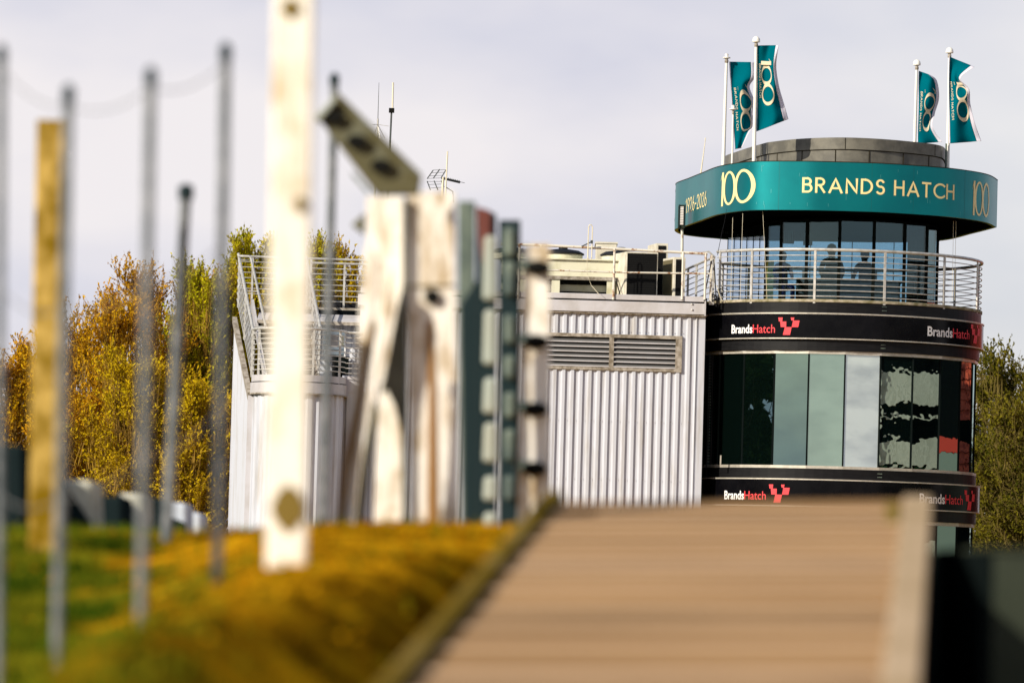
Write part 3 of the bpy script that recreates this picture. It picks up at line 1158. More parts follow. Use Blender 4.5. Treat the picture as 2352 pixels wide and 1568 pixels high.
obj('tray_slot', hl, M_gsteel, gap)
for i in range(7):
    x0 = P(1630 + i * 4.2, 900, 101.7).x + random.uniform(-.02, .02)
    pts = []
    for j in range(26):
        f_ = j / 25
        z = 0.5 + (Zf(690, 102) - 0.5) * f_
        pts.append((x0 + 0.02 * math.sin(f_ * 9 + i * 2) + (0.09 * (f_ - 0.9) * 10 * (0.5 - i / 7) if f_ > 0.9 else 0), 101.72 - 0.012 * (i % 3), z))
    obj('cable', MB().tube(pts, 0.009 if i != 4 else 0.006, 6), M_ycable if i == 4 else M_cable, gap, smooth=True)
obj('small_bracket', MB().bar(P(1655.5, 1045, 100.9), P(1654.5, 1072, 100.9), 0.03, 0.03), M_silver, gap)
lp = MB()
for i in range(9):
    c = P(random.uniform(1638, 1662), random.uniform(668, 695), 101.3)
    r_ = random.uniform(0.04, 0.13)
    th = random.uniform(0, 3)
    lp.tube([(c.x + r_ * math.cos(a), c.y + 0.05 * math.sin(a + th), c.z + r_ * 0.6 * math.sin(a)) for a in [math.tau * j / 14 for j in range(14)]], 0.008, 5, closed=True)
obj('cable_coil', lp, M_cable, gap)

# side railing between roof and balcony, seen in perspective
sr = thing('gangway_railing', tuple(P(1610, 690, 102)), 'silver railing of the gangway where the grey roof meets the tower balcony', 'railing')
ga, gb_ = P(1573, 620, 105.0), P(1640, 590, 101.3)
gt = MB().tube([ga, gb_], 0.028, 7)
gt.tube([P(1643, 592, 101.2), P(1628, 578, 101.2), P(1614, 580, 101.2)], 0.02, 7)
obj('top_rail', gt, M_steel, sr, smooth=True)
gh = MB()
for i in range(1, 8):
    gh.tube([ga - Vector((0, 0, 0.125 * i)), gb_ - Vector((0, 0, 0.125 * i))], 0.011, 6)
obj('horizontal_rail', gh, M_steel, sr, smooth=True)
for f_ in (0.12, 0.42, 0.72, 1.0):
    q = ga.lerp(gb_, f_)
    obj('post', MB().bar((q.x, q.y, q.z - 1.05), (q.x, q.y, q.z), 0.05, 0.03), M_steel, sr)
q = P(1634, 586, 101.15)
obj('post', MB().bar((q.x, q.y, q.z - 1.08), (q.x, q.y, q.z), 0.05, 0.05), M_rust, sr)
# cables draped over the railings
for (name, lab, pts, r_, m__) in (
        ('hanging_cable', 'dark cable dropping from the gangway railing in a tall loop', [(1612, 690), (1622, 660), (1629, 625), (1634, 600), (1639, 596), (1641, 612), (1643, 650), (1645, 690)], 0.012, M_cable),
        ('hanging_cable', 'pale thin cable drooping from the rusty roof rail to the tower foot', [(1630, 640), (1640, 645), (1648, 662), (1655, 684), (1660, 692)], 0.008, M_antw)):
    tag(obj(name, MB().tube([P(u, v, 101.05) for u, v in pts], r_, 6), m__, smooth=True), lab, 'cable')
wa = MB().tube([P(1648, 586, 101.0), P(1657, 540, 101.0), P(1665, 505, 101.0), P(1669, 480, 101.0)], 0.007, 5, r2=0.003)
tag(obj('whip_aerial', wa, M_cable, smooth=True), 'thin black whip aerial leaning up beside the tower balcony under the sign ring', 'aerial')
# thin halyard ropes in front of the lantern
for i, (a_, b_) in enumerate((((1683, 500), (1678, 690)), ((1706, 490), (1700, 690)), ((1752, 486), (1762, 690)), ((2190, 508), (2187, 690)), ((2196, 508), (2192, 690)))):
    ro = MB().tube([P(*a_, 100.4 + (0.9 if i > 2 else 0)), P(*b_, 100.4 + (0.9 if i > 2 else 0))], 0.004, 5)
    o = obj('rope', ro, M_antw)
    tag(o, ['thin rope leftmost under the sign ring before the pale glass', 'thin rope second from left before the pale side glass of the lantern', 'thin rope before the edge between pale and dark lantern glass',
            'thin rope right of the lantern, nearer to the glass', 'thin rope furthest right between sign ring and balcony'][i], 'rope', 'ropes hanging from the sign ring')

# ------------------------------------------------------------------ people inside the lantern
def person(loc, rz, s, shirt, label, lean=0.0):
    root = thing('person', loc, label, 'person', 'people inside the glass lantern')
    root.rotation_euler = (0, 0, rz)
    root.scale = (s, s, s)
    J = [(0, 0, 0.46), (0, 0.0, 0.66), (0, lean * .5, 0.88), (0, lean, 1.04), (0, lean, 1.10),
         (-0.17, lean, 1.0), (-0.24, -0.04, 0.78), (-0.17, -0.24, 0.68), (0.17, lean, 1.0), (0.24, -0.04, 0.78), (0.17, -0.24, 0.68),
         (-0.1, -0.03, 0.45), (-0.12, -0.42, 0.46), (-0.12, -0.44, 0.06), (-0.12, -0.56, 0.03),
         (0.1, -0.03, 0.45), (0.12, -0.42, 0.46), (0.12, -0.44, 0.06), (0.12, -0.56, 0.03),
         (0, lean - 0.01, 1.20), (0, lean - 0.02, 1.29), (-0.15, -0.32, 0.68), (0.15, -0.32, 0.68)]
    E = [(0, 1), (1, 2), (2, 3), (3, 4), (3, 5), (5, 6), (6, 7), (3, 8), (8, 9), (9, 10), (0, 11), (11, 12), (12, 13), (13, 14), (0, 15), (15, 16), (16, 17), (17, 18), (4, 19), (19, 20), (7, 21), (10, 22)]
    rad = [.14, .14, .15, .10, .055, .07, .05, .035, .07, .05, .035, .09, .07, .05, .04, .09, .07, .05, .04, .095, .085, .035, .035]
    me = bpy.data.meshes.new('body')
    me.from_pydata(J, E, [])
    ob = bpy.data.objects.new('body', me)
    COL.objects.link(ob)
    ob.parent = root
    me.materials.append(shirt)
    sk = ob.modifiers.new('skin', 'SKIN')
    for i, r_ in enumerate(rad):
        me.skin_vertices[0].data[i].radius = (r_, r_ * (0.7 if i in (1, 2, 3) else 1))
    me.skin_vertices[0].data[0].use_root = True
    ob.modifiers.new('sub', 'SUBSURF').render_levels = 2
    hm = MB().lathe((0, lean + 0.012, 1.19), [(0.07, -0.03), (0.1, 0.03), (0.104, 0.09), (0.085, 0.15), (0.03, 0.185)], 14)
    hb = bpy.data.meshes.new('hair')
    hb.from_pydata(hm.v, [], hm.f)
    hb.materials.append(M_cable)
    ho = bpy.data.objects.new('hair', hb)
    COL.objects.link(ho)
    ho.parent = root
    hb.shade_smooth()
    cm = MB().box((-.22, -.2, .40), (.22, .2, .44)).box((-.2, .2, .44), (.2, .24, .9)).box((-.03, -.03, 0.03), (.03, .03, .4)).box((-.25, -.03, 0), (.25, .03, .03)).box((-.03, -.25, 0), (.03, .25, .03))
    ch_ = obj('office_chair', cm, M_dark, bevel=0.02)
    ch_.location = loc
    ch_.rotation_euler = (0, 0, rz)
    return ch_


M_shirt = mat('dark_clothing', (0.03, 0.035, 0.035), 0.8)
M_shirtb = mat('navy_clothing', (0.01, 0.02, 0.09), 0.8)
zd = z_deck1
for (u, Y, rz, s, m__, lab, cl) in ((1797, 102.75, 0.3, 0.80, M_shirtb, 'person in navy clothing sitting in the left end of the glass lantern', 'dark office chair under the person in navy'),
                                 (1909, 103.6, 2.9, 0.97, M_shirt, 'person in dark clothing sitting in the middle of the glass lantern', 'dark office chair in the middle of the glass lantern'),
                                 (1985, 103.6, -2.8, 0.90, M_shirt, 'person in dark clothing sitting right of the lantern middle near the column', 'dark office chair at the right of the lantern beside the column')):
    q = P(u, 640, Y)
    c_ = person((q.x, q.y, zd), rz, s * 1.1, m__, lab)
    tag(c_, cl, 'chair', 'chairs inside the glass lantern')

# ------------------------------------------------------------------ flagpoles and flags
zr_top = z_rt - 0.25


def flagpole(ub, vb, ut, vt, Y, label, w_=0.038, ball=True):
    a = P(ub, vb, Y)
    b_ = P(ut, vt, Y)
    d = (b_ - a)
    a2 = a - d * 0.06
    a2 = Vector((a2.x, a2.y, min(a2.z, zr_top + 0.02)))
    t_ = thing('flagpole', a2, label, 'flagpole', 'flagpoles on the tower roof')
    obj('pole', MB().tube([a2, b_], w_ * 1.15, 10, r2=w_ * 0.8), M_pole, t_, smooth=True)
    if ball:
        obj('finial', MB().lathe(b_, [(0.02, -0.02), (0.085, 0.0), (0.085, 0.03), (0.075, 0.08), (0.04, 0.115), (0.01, 0.125)], 16), M_pole, t_, smooth=True)
    else:
        obj('finial', MB().lathe(b_, [(0.02, -0.02), (0.085, 0.0), (0.085, 0.018), (0.035, 0.024), (0.04, 0.09), (0.012, 0.10)], 16), M_pole, t_, smooth=True)
    obj('collar', MB().lathe(b_ - Vector((0, 0, 0.11)), [(w_ * .8, 0), (w_ * 1.1, 0.02), (w_ * 1.1, 0.06), (w_ * .8, 0.09)], 10), M_grime, t_, smooth=True)
    return t_


flagpole(1661, 385, 1669, 134, 102.4, 'white flagpole with flat disc finial, leftmost of the four roof flagpoles', ball=False)
flagpole(1731.5, 378, 1737, 97, 100.9, 'tall white flagpole with ball finial, second from left in front of the dark roof drum')
flagpole(2100, 345, 2106, 150, 104.9, 'white flagpole rising behind the dark roof drum, third from left')
flagpole(2176.5, 392, 2181, 122, 102.6, 'white flagpole at the right end of the roof drum, rightmost of the four')
sp = flagpole(1681.5, 378, 1684, 252, 102.0, 'short thin white pole without flag between the two left flagpoles', w_=0.022, ball=False)
q = P(1609, 402, 104)
tag(obj('whip_aerial', MB().tube([P(1608, 412, 104.1), P(1620, 322, 104.1)], 0.018, 6, r2=0.008).lathe(P(1620, 322, 104.1), [(.012, 0), (.012, .05)], 8), M_antw, smooth=True), 'thin cream whip aerial standing alone on the left end of the teal sign ring', 'aerial')
tag(obj('downpipe', MB().tube([P(2173.5, 330, 102.5), P(2172, 395, 102.5)], 0.02, 6), M_gsteel), 'thin grey cable conduit at the right edge of the dark roof drum', 'conduit')


def interp(tab, t_):
    n_ = len(tab) - 1
    x = t_ * n_
    i = min(n_ - 1, int(x))
    f_ = x - i
    p0 = Vector(tab[max(0, i - 1)])
    p1 = Vector(tab[i])
    p2 = Vector(tab[i + 1])
    p3 = Vector(tab[min(n_, i + 2)])
    return 0.5 * ((2 * p1) + (p2 - p0) * f_ + (2 * p0 - 5 * p1 + 4 * p2 - p3) * f_ * f_ + (3 * p1 - p0 - 3 * p2 + p3) * f_ ** 3)


def flag(Ledge, Redge, Y, label, folds, name='flag', txt=(0.20, 0.42, 0.80), mark=(0.30, 0.83, 0.85), edgew=0.14, slack=0.25):
    """cloth between its hoist and fly edges (photo pixels at real distance Y), rippling in depth"""
    ph = random.uniform(0, 6)

    def pt(s, t_, off=0.0):
        a = interp(Ledge, t_)
        b_ = interp(Redge, t_)
        p = a.lerp(b_, s)
        dep = 0
        for (am, fs, ft, p0) in folds:
            dep += am * s ** 0.6 * math.sin(fs * s + ft * t_ + p0)
        dep += 0.035 * s * math.sin(17 * t_ + 5 * s + ph) + 0.02 * math.sin(9 * s - 14 * t_ + ph) * s
        q = P(p.x, p.y, Y - 0.05 + dep - off)
        return q
    q0 = pt(0, 1)
    root = thing('flag', q0, label, 'flag', 'centenary flags on the roof flagpoles')

    def sheet(s0, s1, m__, nm, ns, off=0.0):
        mb = MB()
        NT = 56
        for j in range(NT + 1):
            for i in range(ns + 1):
                mb.v.append(tuple(pt(s0 + (s1 - s0) * i / ns, j / NT, off)))
        for j in range(NT):
            for i in range(ns):
                mb.f.append((j * (ns + 1) + i, j * (ns + 1) + i + 1, (j + 1) * (ns + 1) + i + 1, (j + 1) * (ns + 1) + i))
        o = obj(nm, mb, m__, root, smooth=True)
        sd = o.modifiers.new('thick', 'SOLIDIFY')
        sd.thickness = 0.004
        return o
    fe = 1 - edgew
    cl = sheet(0, fe, M_flag, 'cloth', 30)
    sheet(fe, 1.0, M_flagw, 'white_hem', 5)
    sheet(-0.0, 0.035, M_flagw, 'hoist_sleeve', 2, 0.008)

    # lettering reads downwards: text x -> t, text y -> -s
    def fn(s_c, s_h, t0, t1, wd):
        def f_(x, y, o_):
            return tuple(pt(s_c + y * s_h, t0 + (t1 - t0) * x / wd, 0.012 + o_))
        return f_
    put_words('BRANDS HATCH', 0.15, 0.34, 0.46, lambda tw_: fn(txt[0], 0.085, txt[1], txt[2], tw_), M_flagc, cl)
    mk = one_hundred()
    # finer pieces so that the mark follows the folds
    put(mk, fn(mark[0], 0.51, mark[1], mark[2], 1.07), 'centenary_mark', M_flagc, cl, 0.001)
    return root


flag([(1675, 142), (1679, 210), (1683, 280), (1688, 343)], [(1733, 143), (1733, 178), (1722, 200), (1734, 235), (1731, 262), (1732, 292), (1722, 302), (1704, 340)], 102.5,
     'teal centenary flag with a curled lower corner, leftmost, partly behind the next pole', [(0.10, 6, 3, 0.5), (0.06, 2, 9, 1)], txt=(0.17, 0.30, 0.76), mark=(0.36, 0.27, 0.80))
flag([(1738, 105), (1738.5, 170), (1738, 240), (1736, 303)], [(1789, 104), (1783, 150), (1789, 196), (1800, 236), (1811, 274)], 100.95,
     'tall teal centenary flag blowing out from the second flagpole', [(0.12, 5, 2, 0), (0.06, 9, 5, 2)], txt=(0.12, 0.23, 0.60), mark=(0.22, 0.19, 0.72))
flag([(2110, 163), (2109, 210), (2108, 270), (2106, 331)], [(2136, 172), (2152, 186), (2157, 225), (2147, 262), (2142, 292), (2164, 326)], 104.6,
     'smaller teal centenary flag bowed inward behind the dark roof drum', [(0.12, 5, 4, 1), (0.06, 3, 10, 0)], txt=(0.13, 0.34, 0.82), mark=(0.32, 0.30, 0.84))
flag([(2180, 130), (2179, 200), (2179.5, 265), (2180, 330)], [(2238, 154), (2206, 180), (2226, 205), (2229, 240), (2240, 285), (2254, 324)], 102.55,
     'teal centenary flag with pinched upper corner on the rightmost flagpole', [(0.14, 4, 5, 0), (0.07, 8, 3, 1)], txt=(0.13, 0.28, 0.72), mark=(0.36, 0.27, 0.76))

# ------------------------------------------------------------------ floodlight on the ring's left end
fl = thing('floodlight', tuple(P(1566, 520, 104.9)), 'black upright floodlight with a ribbed pale reflector at the left end of the sign ring', 'floodlight')
fa, fb = P(1557.5, 524, 104.5), P(1575, 471, 104.5)
obj('housing', MB().box((fa.x, 104.45, fa.z), (fb.x, 104.75, fb.z)), M_gwall, fl, bevel=0.01)
for i in range(2):
    xx = fa.x + 0.0 if i == 0 else fb.x - 0.03
    obj('side_flange', MB().box((xx, 104.415, fa.z + 0.03), (xx + 0.03, 104.45, fb.z)), M_dsteel, fl)
ga_, gb2 = P(1562, 516, 104.4), P(1570.5, 474, 104.4)
mb = MB()
nn_ = 11
for i in range(nn_):
    z0 = ga_.z + (gb2.z - ga_.z) * i / nn_
    mb.box((ga_.x, 104.42, z0 + 0.004), (gb2.x, 104.445, z0 + (gb2.z - ga_.z) / nn_ * 0.82))
obj('reflector', mb, M_led, fl)
obj('pole', MB().tube([P(1567, 526, 104.6), P(1566, 690, 104.6)], 0.032, 8), M_rust, fl, smooth=True)

# ------------------------------------------------------------------ grey metal building
WY = 101.0


def PW(u, v, Y=WY):
    return P(u, v, Y)


bx0, bx1 = PW(822, 900).x, PW(1614, 900).x
zt = PW(1440, 722).z
bld = thing('metal_building', (bx0, WY, 0), 'pale grey ribbed metal building with flat plant roof beside the round tower', 'building')


def ribbed(x0, x1, y, z0, z1, period=0.19, d=0.042, right=True, mb=None, cut=None):
    """trapezoidal sheet facing the camera: closed profile"""
    mb = mb or MB()
    pr = []
    x = x0
    while x < x1 - 1e-6:
        for fx, dy in ((0, 0), (0.42, 0), (0.62, -d), (0.94, -d), (0.97, 0)):
            xx = x + fx * period
            if xx <= x1:
                pr.append((xx, y + dy))
        x += period
    pr.append((x1, y))
    for zz0, zz1 in (cut or [(z0, z1)]):
        k_ = len(pr)
        vs = [(a, b_, zz0) for a, b_ in pr] + [(a, b_, zz1) for a, b_ in pr]
        fs = [(i, i + 1, k_ + i + 1, k_ + i) for i in range(k_ - 1)]
        mb.add(vs, fs)
    return mb


lx0, lx1 = PW(1200, 815).x, PW(1566, 815).x
lz0, lz1 = PW(1440, 849).z, PW(1440, 771).z
obj('wall', MB().box((bx0, WY + 0.05, 0), (bx1, 108, zt - 0.02)), M_fascia, bld)
wl = ribbed(bx0, lx0, WY, 0, zt)
obj('ribbed_sheet', wl, M_wall, bld)
obj('ribbed_sheet', ribbed(lx0, lx1, WY, 0, zt, cut=[(0, lz0), (lz1, zt)]), M_wall, bld)
obj('ribbed_sheet', ribbed(lx1, bx1 - 0.12, WY, 0, zt), M_wall, bld)
obj('corner_flashing', MB().box((bx1 - 0.12, WY - 0.02, 0), (bx1 + 0.02, WY + 0.3, zt)), M_wall, bld)
# screws
scw = MB()
x = bx0 + 0.14
while x < bx1 - 0.2:
    for vv in (760, 896 + 70, 1100):
        z = PW(1440, vv).z
        if vv == 760 and not (lx0 < x < lx1):
            continue
        scw.box((x - .006, WY - .046, z - .008), (x + .006, WY - .035, z + .008))
    x += 0.19
obj('screw', scw, M_grime, bld)
# louvre
lv = MB().box((lx0, WY - 0.06, lz1 - 0.05), (lx1, WY + 0.05, lz1 + 0.025)).box((lx0, WY - 0.06, lz0 - 0.025), (lx1, WY + 0.05, lz0 + 0.04))
lv.box((lx1 - 0.14, WY - 0.058, lz0 + 0.04), (lx1, WY + 0.05, lz1 - 0.05))
cxm = PW(1404, 815).x
lv.box((cxm - 0.05, WY - 0.059, lz0 + 0.04), (cxm + 0.05, WY + 0.05, lz1 - 0.05))
lou = obj('louvre_frame', lv, M_grime, bld, label='grimy frame round the two-bay louvre')
for (a, b_) in ((lx0, cxm - 0.05), (cxm + 0.05, lx1 - 0.14)):
    mb = MB()
    zz = lz0 + 0.05
    nl = 6
    hh = (lz1 - lz0 - 0.11) / nl
    for i in range(nl):
        z = lz0 + 0.05 + i * hh
        mb.hexa([(a, WY - 0.04, z), (b_, WY - 0.04, z), (b_, WY - 0.025, z), (a, WY - 0.025, z),
                 (a, WY + 0.02, z + hh * 0.95), (b_, WY + 0.02, z + hh * 0.95), (b_, WY + 0.035, z + hh * 0.95), (a, WY + 0.035, z + hh * 0.95)])
        obj('blade_lip', MB().box((a, WY - 0.055, z - 0.002), (b_, WY - 0.042, z + 0.022)), M_fascia, lou)
    obj('louvre_blades', mb, M_louvre, lou)
obj('louvre_back', MB().box((lx0, WY + 0.036, lz0), (lx1, WY + 0.048, lz1)), M_dark, lou)
# fascia, parapet curb
fz0, fz1 = PW(1440, 718.5).z, PW(1440, 693).z
obj('fascia', MB().box((bx0 - 0.05, WY - 0.13, fz0), (bx1 - 0.01, WY + 0.1, fz1)), M_fascia, bld, bevel=0.008)
obj('drip_trim', MB().box((bx0 - 0.05, WY - 0.10, zt - 0.0), (bx1 + 0.05, WY + 0.1, fz0 - 0.004)), M_grime, bld)
obj('fascia_shadow_gap', MB().box((bx0 - 0.05, WY - 0.02, fz1), (bx1 - 0.02, WY + 0.1, fz1 + 0.035)), M_dark, bld)
cz1 = PW(1440, 677).z
obj('roof_curb', MB().box((bx0, WY - 0.10, fz1 + 0.035), (bx1 - 0.03, WY + 0.2, cz1)), M_fascia, bld, bevel=0.01)
obj('curb_joint', MB().box((PW(1410, 690).x, WY - 0.104, fz1 + 0.035), (PW(1411.5, 690).x, WY - 0.09, cz1)), M_grime, bld)
obj('fascia_end_plate', MB().box((bx1 - 0.012, WY - 0.16, fz0 - 0.03), (bx1 + 0.015, WY + 0.1, fz1 + 0.06)), M_fascia, bld)
bb = MB()
for vv in (699, 712):
    q = PW(1589, vv)
    bb.lathe((q.x, WY - 0.14, q.z - 0.012), [(0.022, 0), (0.022, 0.024)], 8)
obj('bolt', bb, M_steel, bld)
obj('roof_deck', MB().box((bx0, WY + 0.2, fz1 - 0.1), (bx1, 108, fz1 + 0.05)), M_parapet, bld)

# roof guard rail
gr = thing('roof_railing', (bx1, WY - 0.02, cz1), 'rust-spotted cream guard rail along the front edge of the flat plant roof', 'railing')
ra_, rb2 = PW(1150, 557, 100.9), PW(1625, 580.5, 100.9)
rc = PW(1562, 577.5, 100.9)
gt2 = MB().tube([PW(1150, 560, 100.9), PW(1262, 564, 100.9), PW(1415, 571.5, 100.9), PW(1625, 583, 100.9)], 0.030, 8)
obj('top_rail', gt2, M_rust, gr, smooth=True)
obj('middle_rail', MB().tube([PW(1150, 619, 100.9), PW(1270, 620.5, 100.9), PW(1400, 625, 100.9), PW(1530, 627, 100.9), PW(1634, 628.5, 100.9)], 0.019, 7), M_rust, gr, smooth=True)
for u in (1190, 1300 - 60, 1408.5, 1566.5, 1618.5):
    q = PW(u, 690, 100.88)
    vt = 571 + (u - 1408) * 0.05
    q2 = PW(u + 3, vt, 100.88)
    obj('post', MB().tube([(q.x, q.y, PW(u, 688, 100.88).z), (q.x, q.y, q2.z)], 0.026, 8), M_rust, gr, smooth=True)

# folded dipole aerial clamped to the rail
dp = thing('loop_aerial', tuple(PW(1356, 600, 100.8)), 'tall narrow loop aerial clamped to the roof guard rail', 'aerial')
lo_pts = [PW(1352.2, 521, 100.75), PW(1354, 516.5, 100.75), PW(1358.5, 516.5, 100.75), PW(1361, 521, 100.75), PW(1360, 556, 100.75), PW(1359, 592, 100.75), PW(1357, 597, 100.75), PW(1352.5, 597, 100.75), PW(1350.2, 592, 100.75), PW(1351, 556, 100.75)]
obj('loop', MB().tube(lo_pts, 0.012, 6, closed=True), M_antw, dp, smooth=True)
obj('boom', MB().tube([PW(1336, 566, 100.8), PW(1357, 556, 100.74)], 0.014, 6).box(tuple(PW(1356, 559, 100.8) - Vector((0, 0.05, 0))), tuple(PW(1362, 552, 100.72))), M_ant, dp)
obj('feed_cable', MB().tube([PW(1350, 560, 100.8), PW(1348.5, 600, 100.8), PW(1349, 632, 100.85), PW(1358, 655, 100.8), PW(1376, 676, 100.75)], 0.006, 5), M_antw, dp, smooth=True)


# ---- roof plant
def acbox(u0, v0, u1, v1, Y, depth, label, name='air_conditioner', side='left', front=M_grille, frame=M_acw, fr=0.05, sidew=None):
    a, b_ = P(u0, v1, Y), P(u1, v0, Y)
    zb = min(a.z, fz1 + 0.05)
    root = thing(name, ((a.x + b_.x) / 2, Y, fz1 + 0.05), label, 'air unit')
    th = R(14) * (1 if side == 'left' else -1)
    # body, turned a little so that its lit side shows
    cx, cy = (a.x + b_.x) / 2, Y + depth / 2
    hw, hd = (b_.x - a.x) / 2, depth / 2
    sh = depth * (sidew or 0.3)

    def T(x, y, z):
        return (cx + x + (y - (-hd)) / depth * (-sh if side == 'left' else sh), Y + (y + hd), z)
    x0, x1 = -hw + (sh if side == 'left' else 0), hw - (0 if side == 'left' else sh)
    zt_ = b_.z
    zb = fz1 + 0.06
    body = MB().hexa([T(x0, -hd, zb), T(x1, -hd, zb), T(x1, hd, zb), T(x0, hd, zb), T(x0, -hd, zt_), T(x1, -hd, zt_), T(x1, hd, zt_), T(x0, hd, zt_)])
    bo = obj('casing', body, frame, root, bevel=0.008)
    g1 = MB()
    g1.hexa([T(x0 + fr, -hd - 0.012, zb + fr), T(x1 - fr, -hd - 0.012, zb + fr), T(x1 - fr, -hd + 0.01, zb + fr), T(x0 + fr, -hd + 0.01, zb + fr),
             T(x0 + fr, -hd - 0.012, zt_ - fr), T(x1 - fr, -hd - 0.012, zt_ - fr), T(x1 - fr, -hd + 0.01, zt_ - fr), T(x0 + fr, -hd + 0.01, zt_ - fr)])
    gro = obj('grille', g1, front, root)
    ln = MB()
    z = zb + fr + 0.04
    while z < zt_ - fr - 0.03:
        ln.hexa([T(x0 + fr, -hd - 0.02, z), T(x1 - fr, -hd - 0.02, z), T(x1 - fr, -hd - 0.012, z), T(x0 + fr, -hd - 0.012, z),
                 T(x0 + fr, -hd - 0.02, z + .006), T(x1 - fr, -hd - 0.02, z + .006), T(x1 - fr, -hd - 0.012, z + .006), T(x0 + fr, -hd - 0.012, z + .006)])
        z += 0.05
    obj('fins', ln, M_fan, gro)
    return root, T, (x0, x1, hd, zb, zt_)


# long cream plant unit with two fans
pu = thing('plant_unit', tuple(P(1320, 680, 102.2)), 'long cream rooftop chiller with two black fans on top behind the guard rail', 'air unit')
a, b_ = P(1150, 681, 102.2), P(1464, 600, 102.2)
zb = fz1 + 0.05
zm = P(1330, 642, 102.2).z
obj('casing', MB().box((a.x, 102.2, zm), (b_.x, 103.6, P(1330, 597.5, 102.2).z)), M_plant, pu, bevel=0.01)
obj('top_lip', MB().box((a.x - 0.03, 102.14, P(1330, 597.5, 102.2).z), (b_.x + 0.03, 103.66, P(1330, 594.5, 102.2).z)), M_plant, pu)
obj('lower_lip', MB().box((a.x, 102.15, zm - 0.01), (b_.x - 0.1, 102.2, P(1330, 635, 102.2).z)), M_grime, pu)
lw = MB()
zc = P(1330, 652, 102.2).z
zd_ = P(1330, 668, 102.2).z
lw.box((a.x, 102.5, zb), (b_.x, 103.4, zc))
obj('lower_casing', lw, M_plant, pu)
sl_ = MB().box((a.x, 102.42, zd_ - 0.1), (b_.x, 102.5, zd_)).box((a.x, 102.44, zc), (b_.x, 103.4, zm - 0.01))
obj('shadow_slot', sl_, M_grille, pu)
for u in (1276, 1403, 1200):
    q = P(u, 660, 102.2)
    obj('leg', MB().box((q.x - 0.09, 102.18, zb), (q.x + 0.09, 102.44, zm)), M_plant, pu)
for u, nm in ((1293, 0), (1427, 1), (1175, 2)):
    q = P(u, 590, 102.9)
    zt2 = P(1330, 594.5, 102.2).z
    ho = obj('fan_cowl', MB().lathe((q.x, 102.9, zt2), [(0.42, 0), (0.44, 0.10), (0.42, 0.13), (0.30, 0.16)], 24), M_plant, pu, smooth=True)
    obj('fan_guard', MB().lathe((q.x, 102.9, zt2 + 0.13), [(0.47, 0), (0.47, 0.03), (0.36, 0.09), (0.15, 0.12), (0.12, 0.12)], 20).lathe((q.x, 102.9, zt2 + 0.24), [(0.1, 0), (0.1, 0.08), (0.07, 0.09)], 12), M_fan, ho, smooth=True)
small = thing('roof_box', tuple(P(1392, 575, 104)), 'small pale box behind the chiller fans on the plant roof', 'air unit')
a, b_ = P(1369, 578, 104), P(1417, 556.5, 104)
obj('casing', MB().box((a.x, 104, fz1 + 0.05), (b_.x, 104.9, b_.z - 0.04)), M_acw, small, bevel=0.01)
obj('lid', MB().box((a.x - 0.02, 103.98, b_.z - 0.036), (b_.x + 0.02, 104.92, b_.z)), M_acw, small)

root, T, d_ = acbox(1412, 580, 1512, 678, 101.7, 0.75, 'large air unit with black coil front between guard rail posts', fr=0.03, sidew=0.30)
# broad white side panel and pipes on the left end
x0, x1, hd, zb, zt_ = d_
bl = MB().hexa([T(x0 - 0.012, -hd + 0.03, zb + 0.1), T(x0 - 0.004, -hd + 0.03, zb + 0.1), T(x0 - 0.004, hd * .8, zb + 0.1), T(x0 - 0.012, hd * .8, zb + 0.1),
                T(x0 - 0.012, -hd + 0.03, zt_ - 0.05), T(x0 - 0.004, -hd + 0.03, zt_ - 0.05), T(x0 - 0.004, hd * .8, zt_ - 0.05), T(x0 - 0.012, hd * .8, zt_ - 0.05)])
obj('side_panel', bl, M_acw, root)
obj('pipe', MB().tube([T(x0 - 0.02, 0.1, zb + 0.5), T(x0 - 0.09, 0.0, zb + 0.5), T(x0 - 0.1, -hd, zb + 0.1)], 0.014, 6), M_cable, root, smooth=True)
acbox(1487, 559.5, 1535, 685, 103.2, 0.8, 'tall narrow air unit standing behind the large black-fronted one', fr=0.05, sidew=0.2)
r2_, T, (x0, x1, hd, zb, zt_) = acbox(1523, 591, 1575, 685, 101.9, 0.7, 'low air unit nearest the tower with an olive coil side', fr=0.05, sidew=0.30)
bl = MB().hexa([T(x0 - 0.014, -hd + 0.05, zb + 0.05), T(x0 - 0.004, -hd + 0.05, zb + 0.05), T(x0 - 0.004, hd * .85, zb + 0.05), T(x0 - 0.014, hd * .85, zb + 0.05),
                T(x0 - 0.014, -hd + 0.05, zt_ - 0.05), T(x0 - 0.004, -hd + 0.05, zt_ - 0.05), T(x0 - 0.004, hd * .85, zt_ - 0.05), T(x0 - 0.014, hd * .85, zt_ - 0.05)])
obj('side_coil', bl, M_olive, r2_)

# ---- left part: rounded bay, landing, stair, recessed upper wall
bay = thing('stair_bay', tuple(P(650, 1200, 100)), 'pale ribbed wing with rounded front and landing left of the main grey wall', 'building')
bay.location.z = 0
BX = P(680, 950, 100).x
BR = 0.98
BY = 100.75
pr = []
for i in range(0, 181, 3):
    a = R(-90 + i)
    rr = BR - (0.03 if (i // 3) % 5 in (3, 4) else 0)
    pr.append((BX + rr * math.sin(a), BY - rr * math.cos(a)))
zl0 = P(680, 904, 99.8).z
vs = [(x, y, 0) for x, y in pr] + [(x, y, zl0) for x, y in pr]
k = len(pr)
cyl = MB().add(vs, [(i, i + 1, k + i + 1, k + i) for i in range(k - 1)])
obj('rounded_wall', cyl, M_wall, bay)
lc = P(576, 910, 100.75)
far = P(540, 760, 105.5)
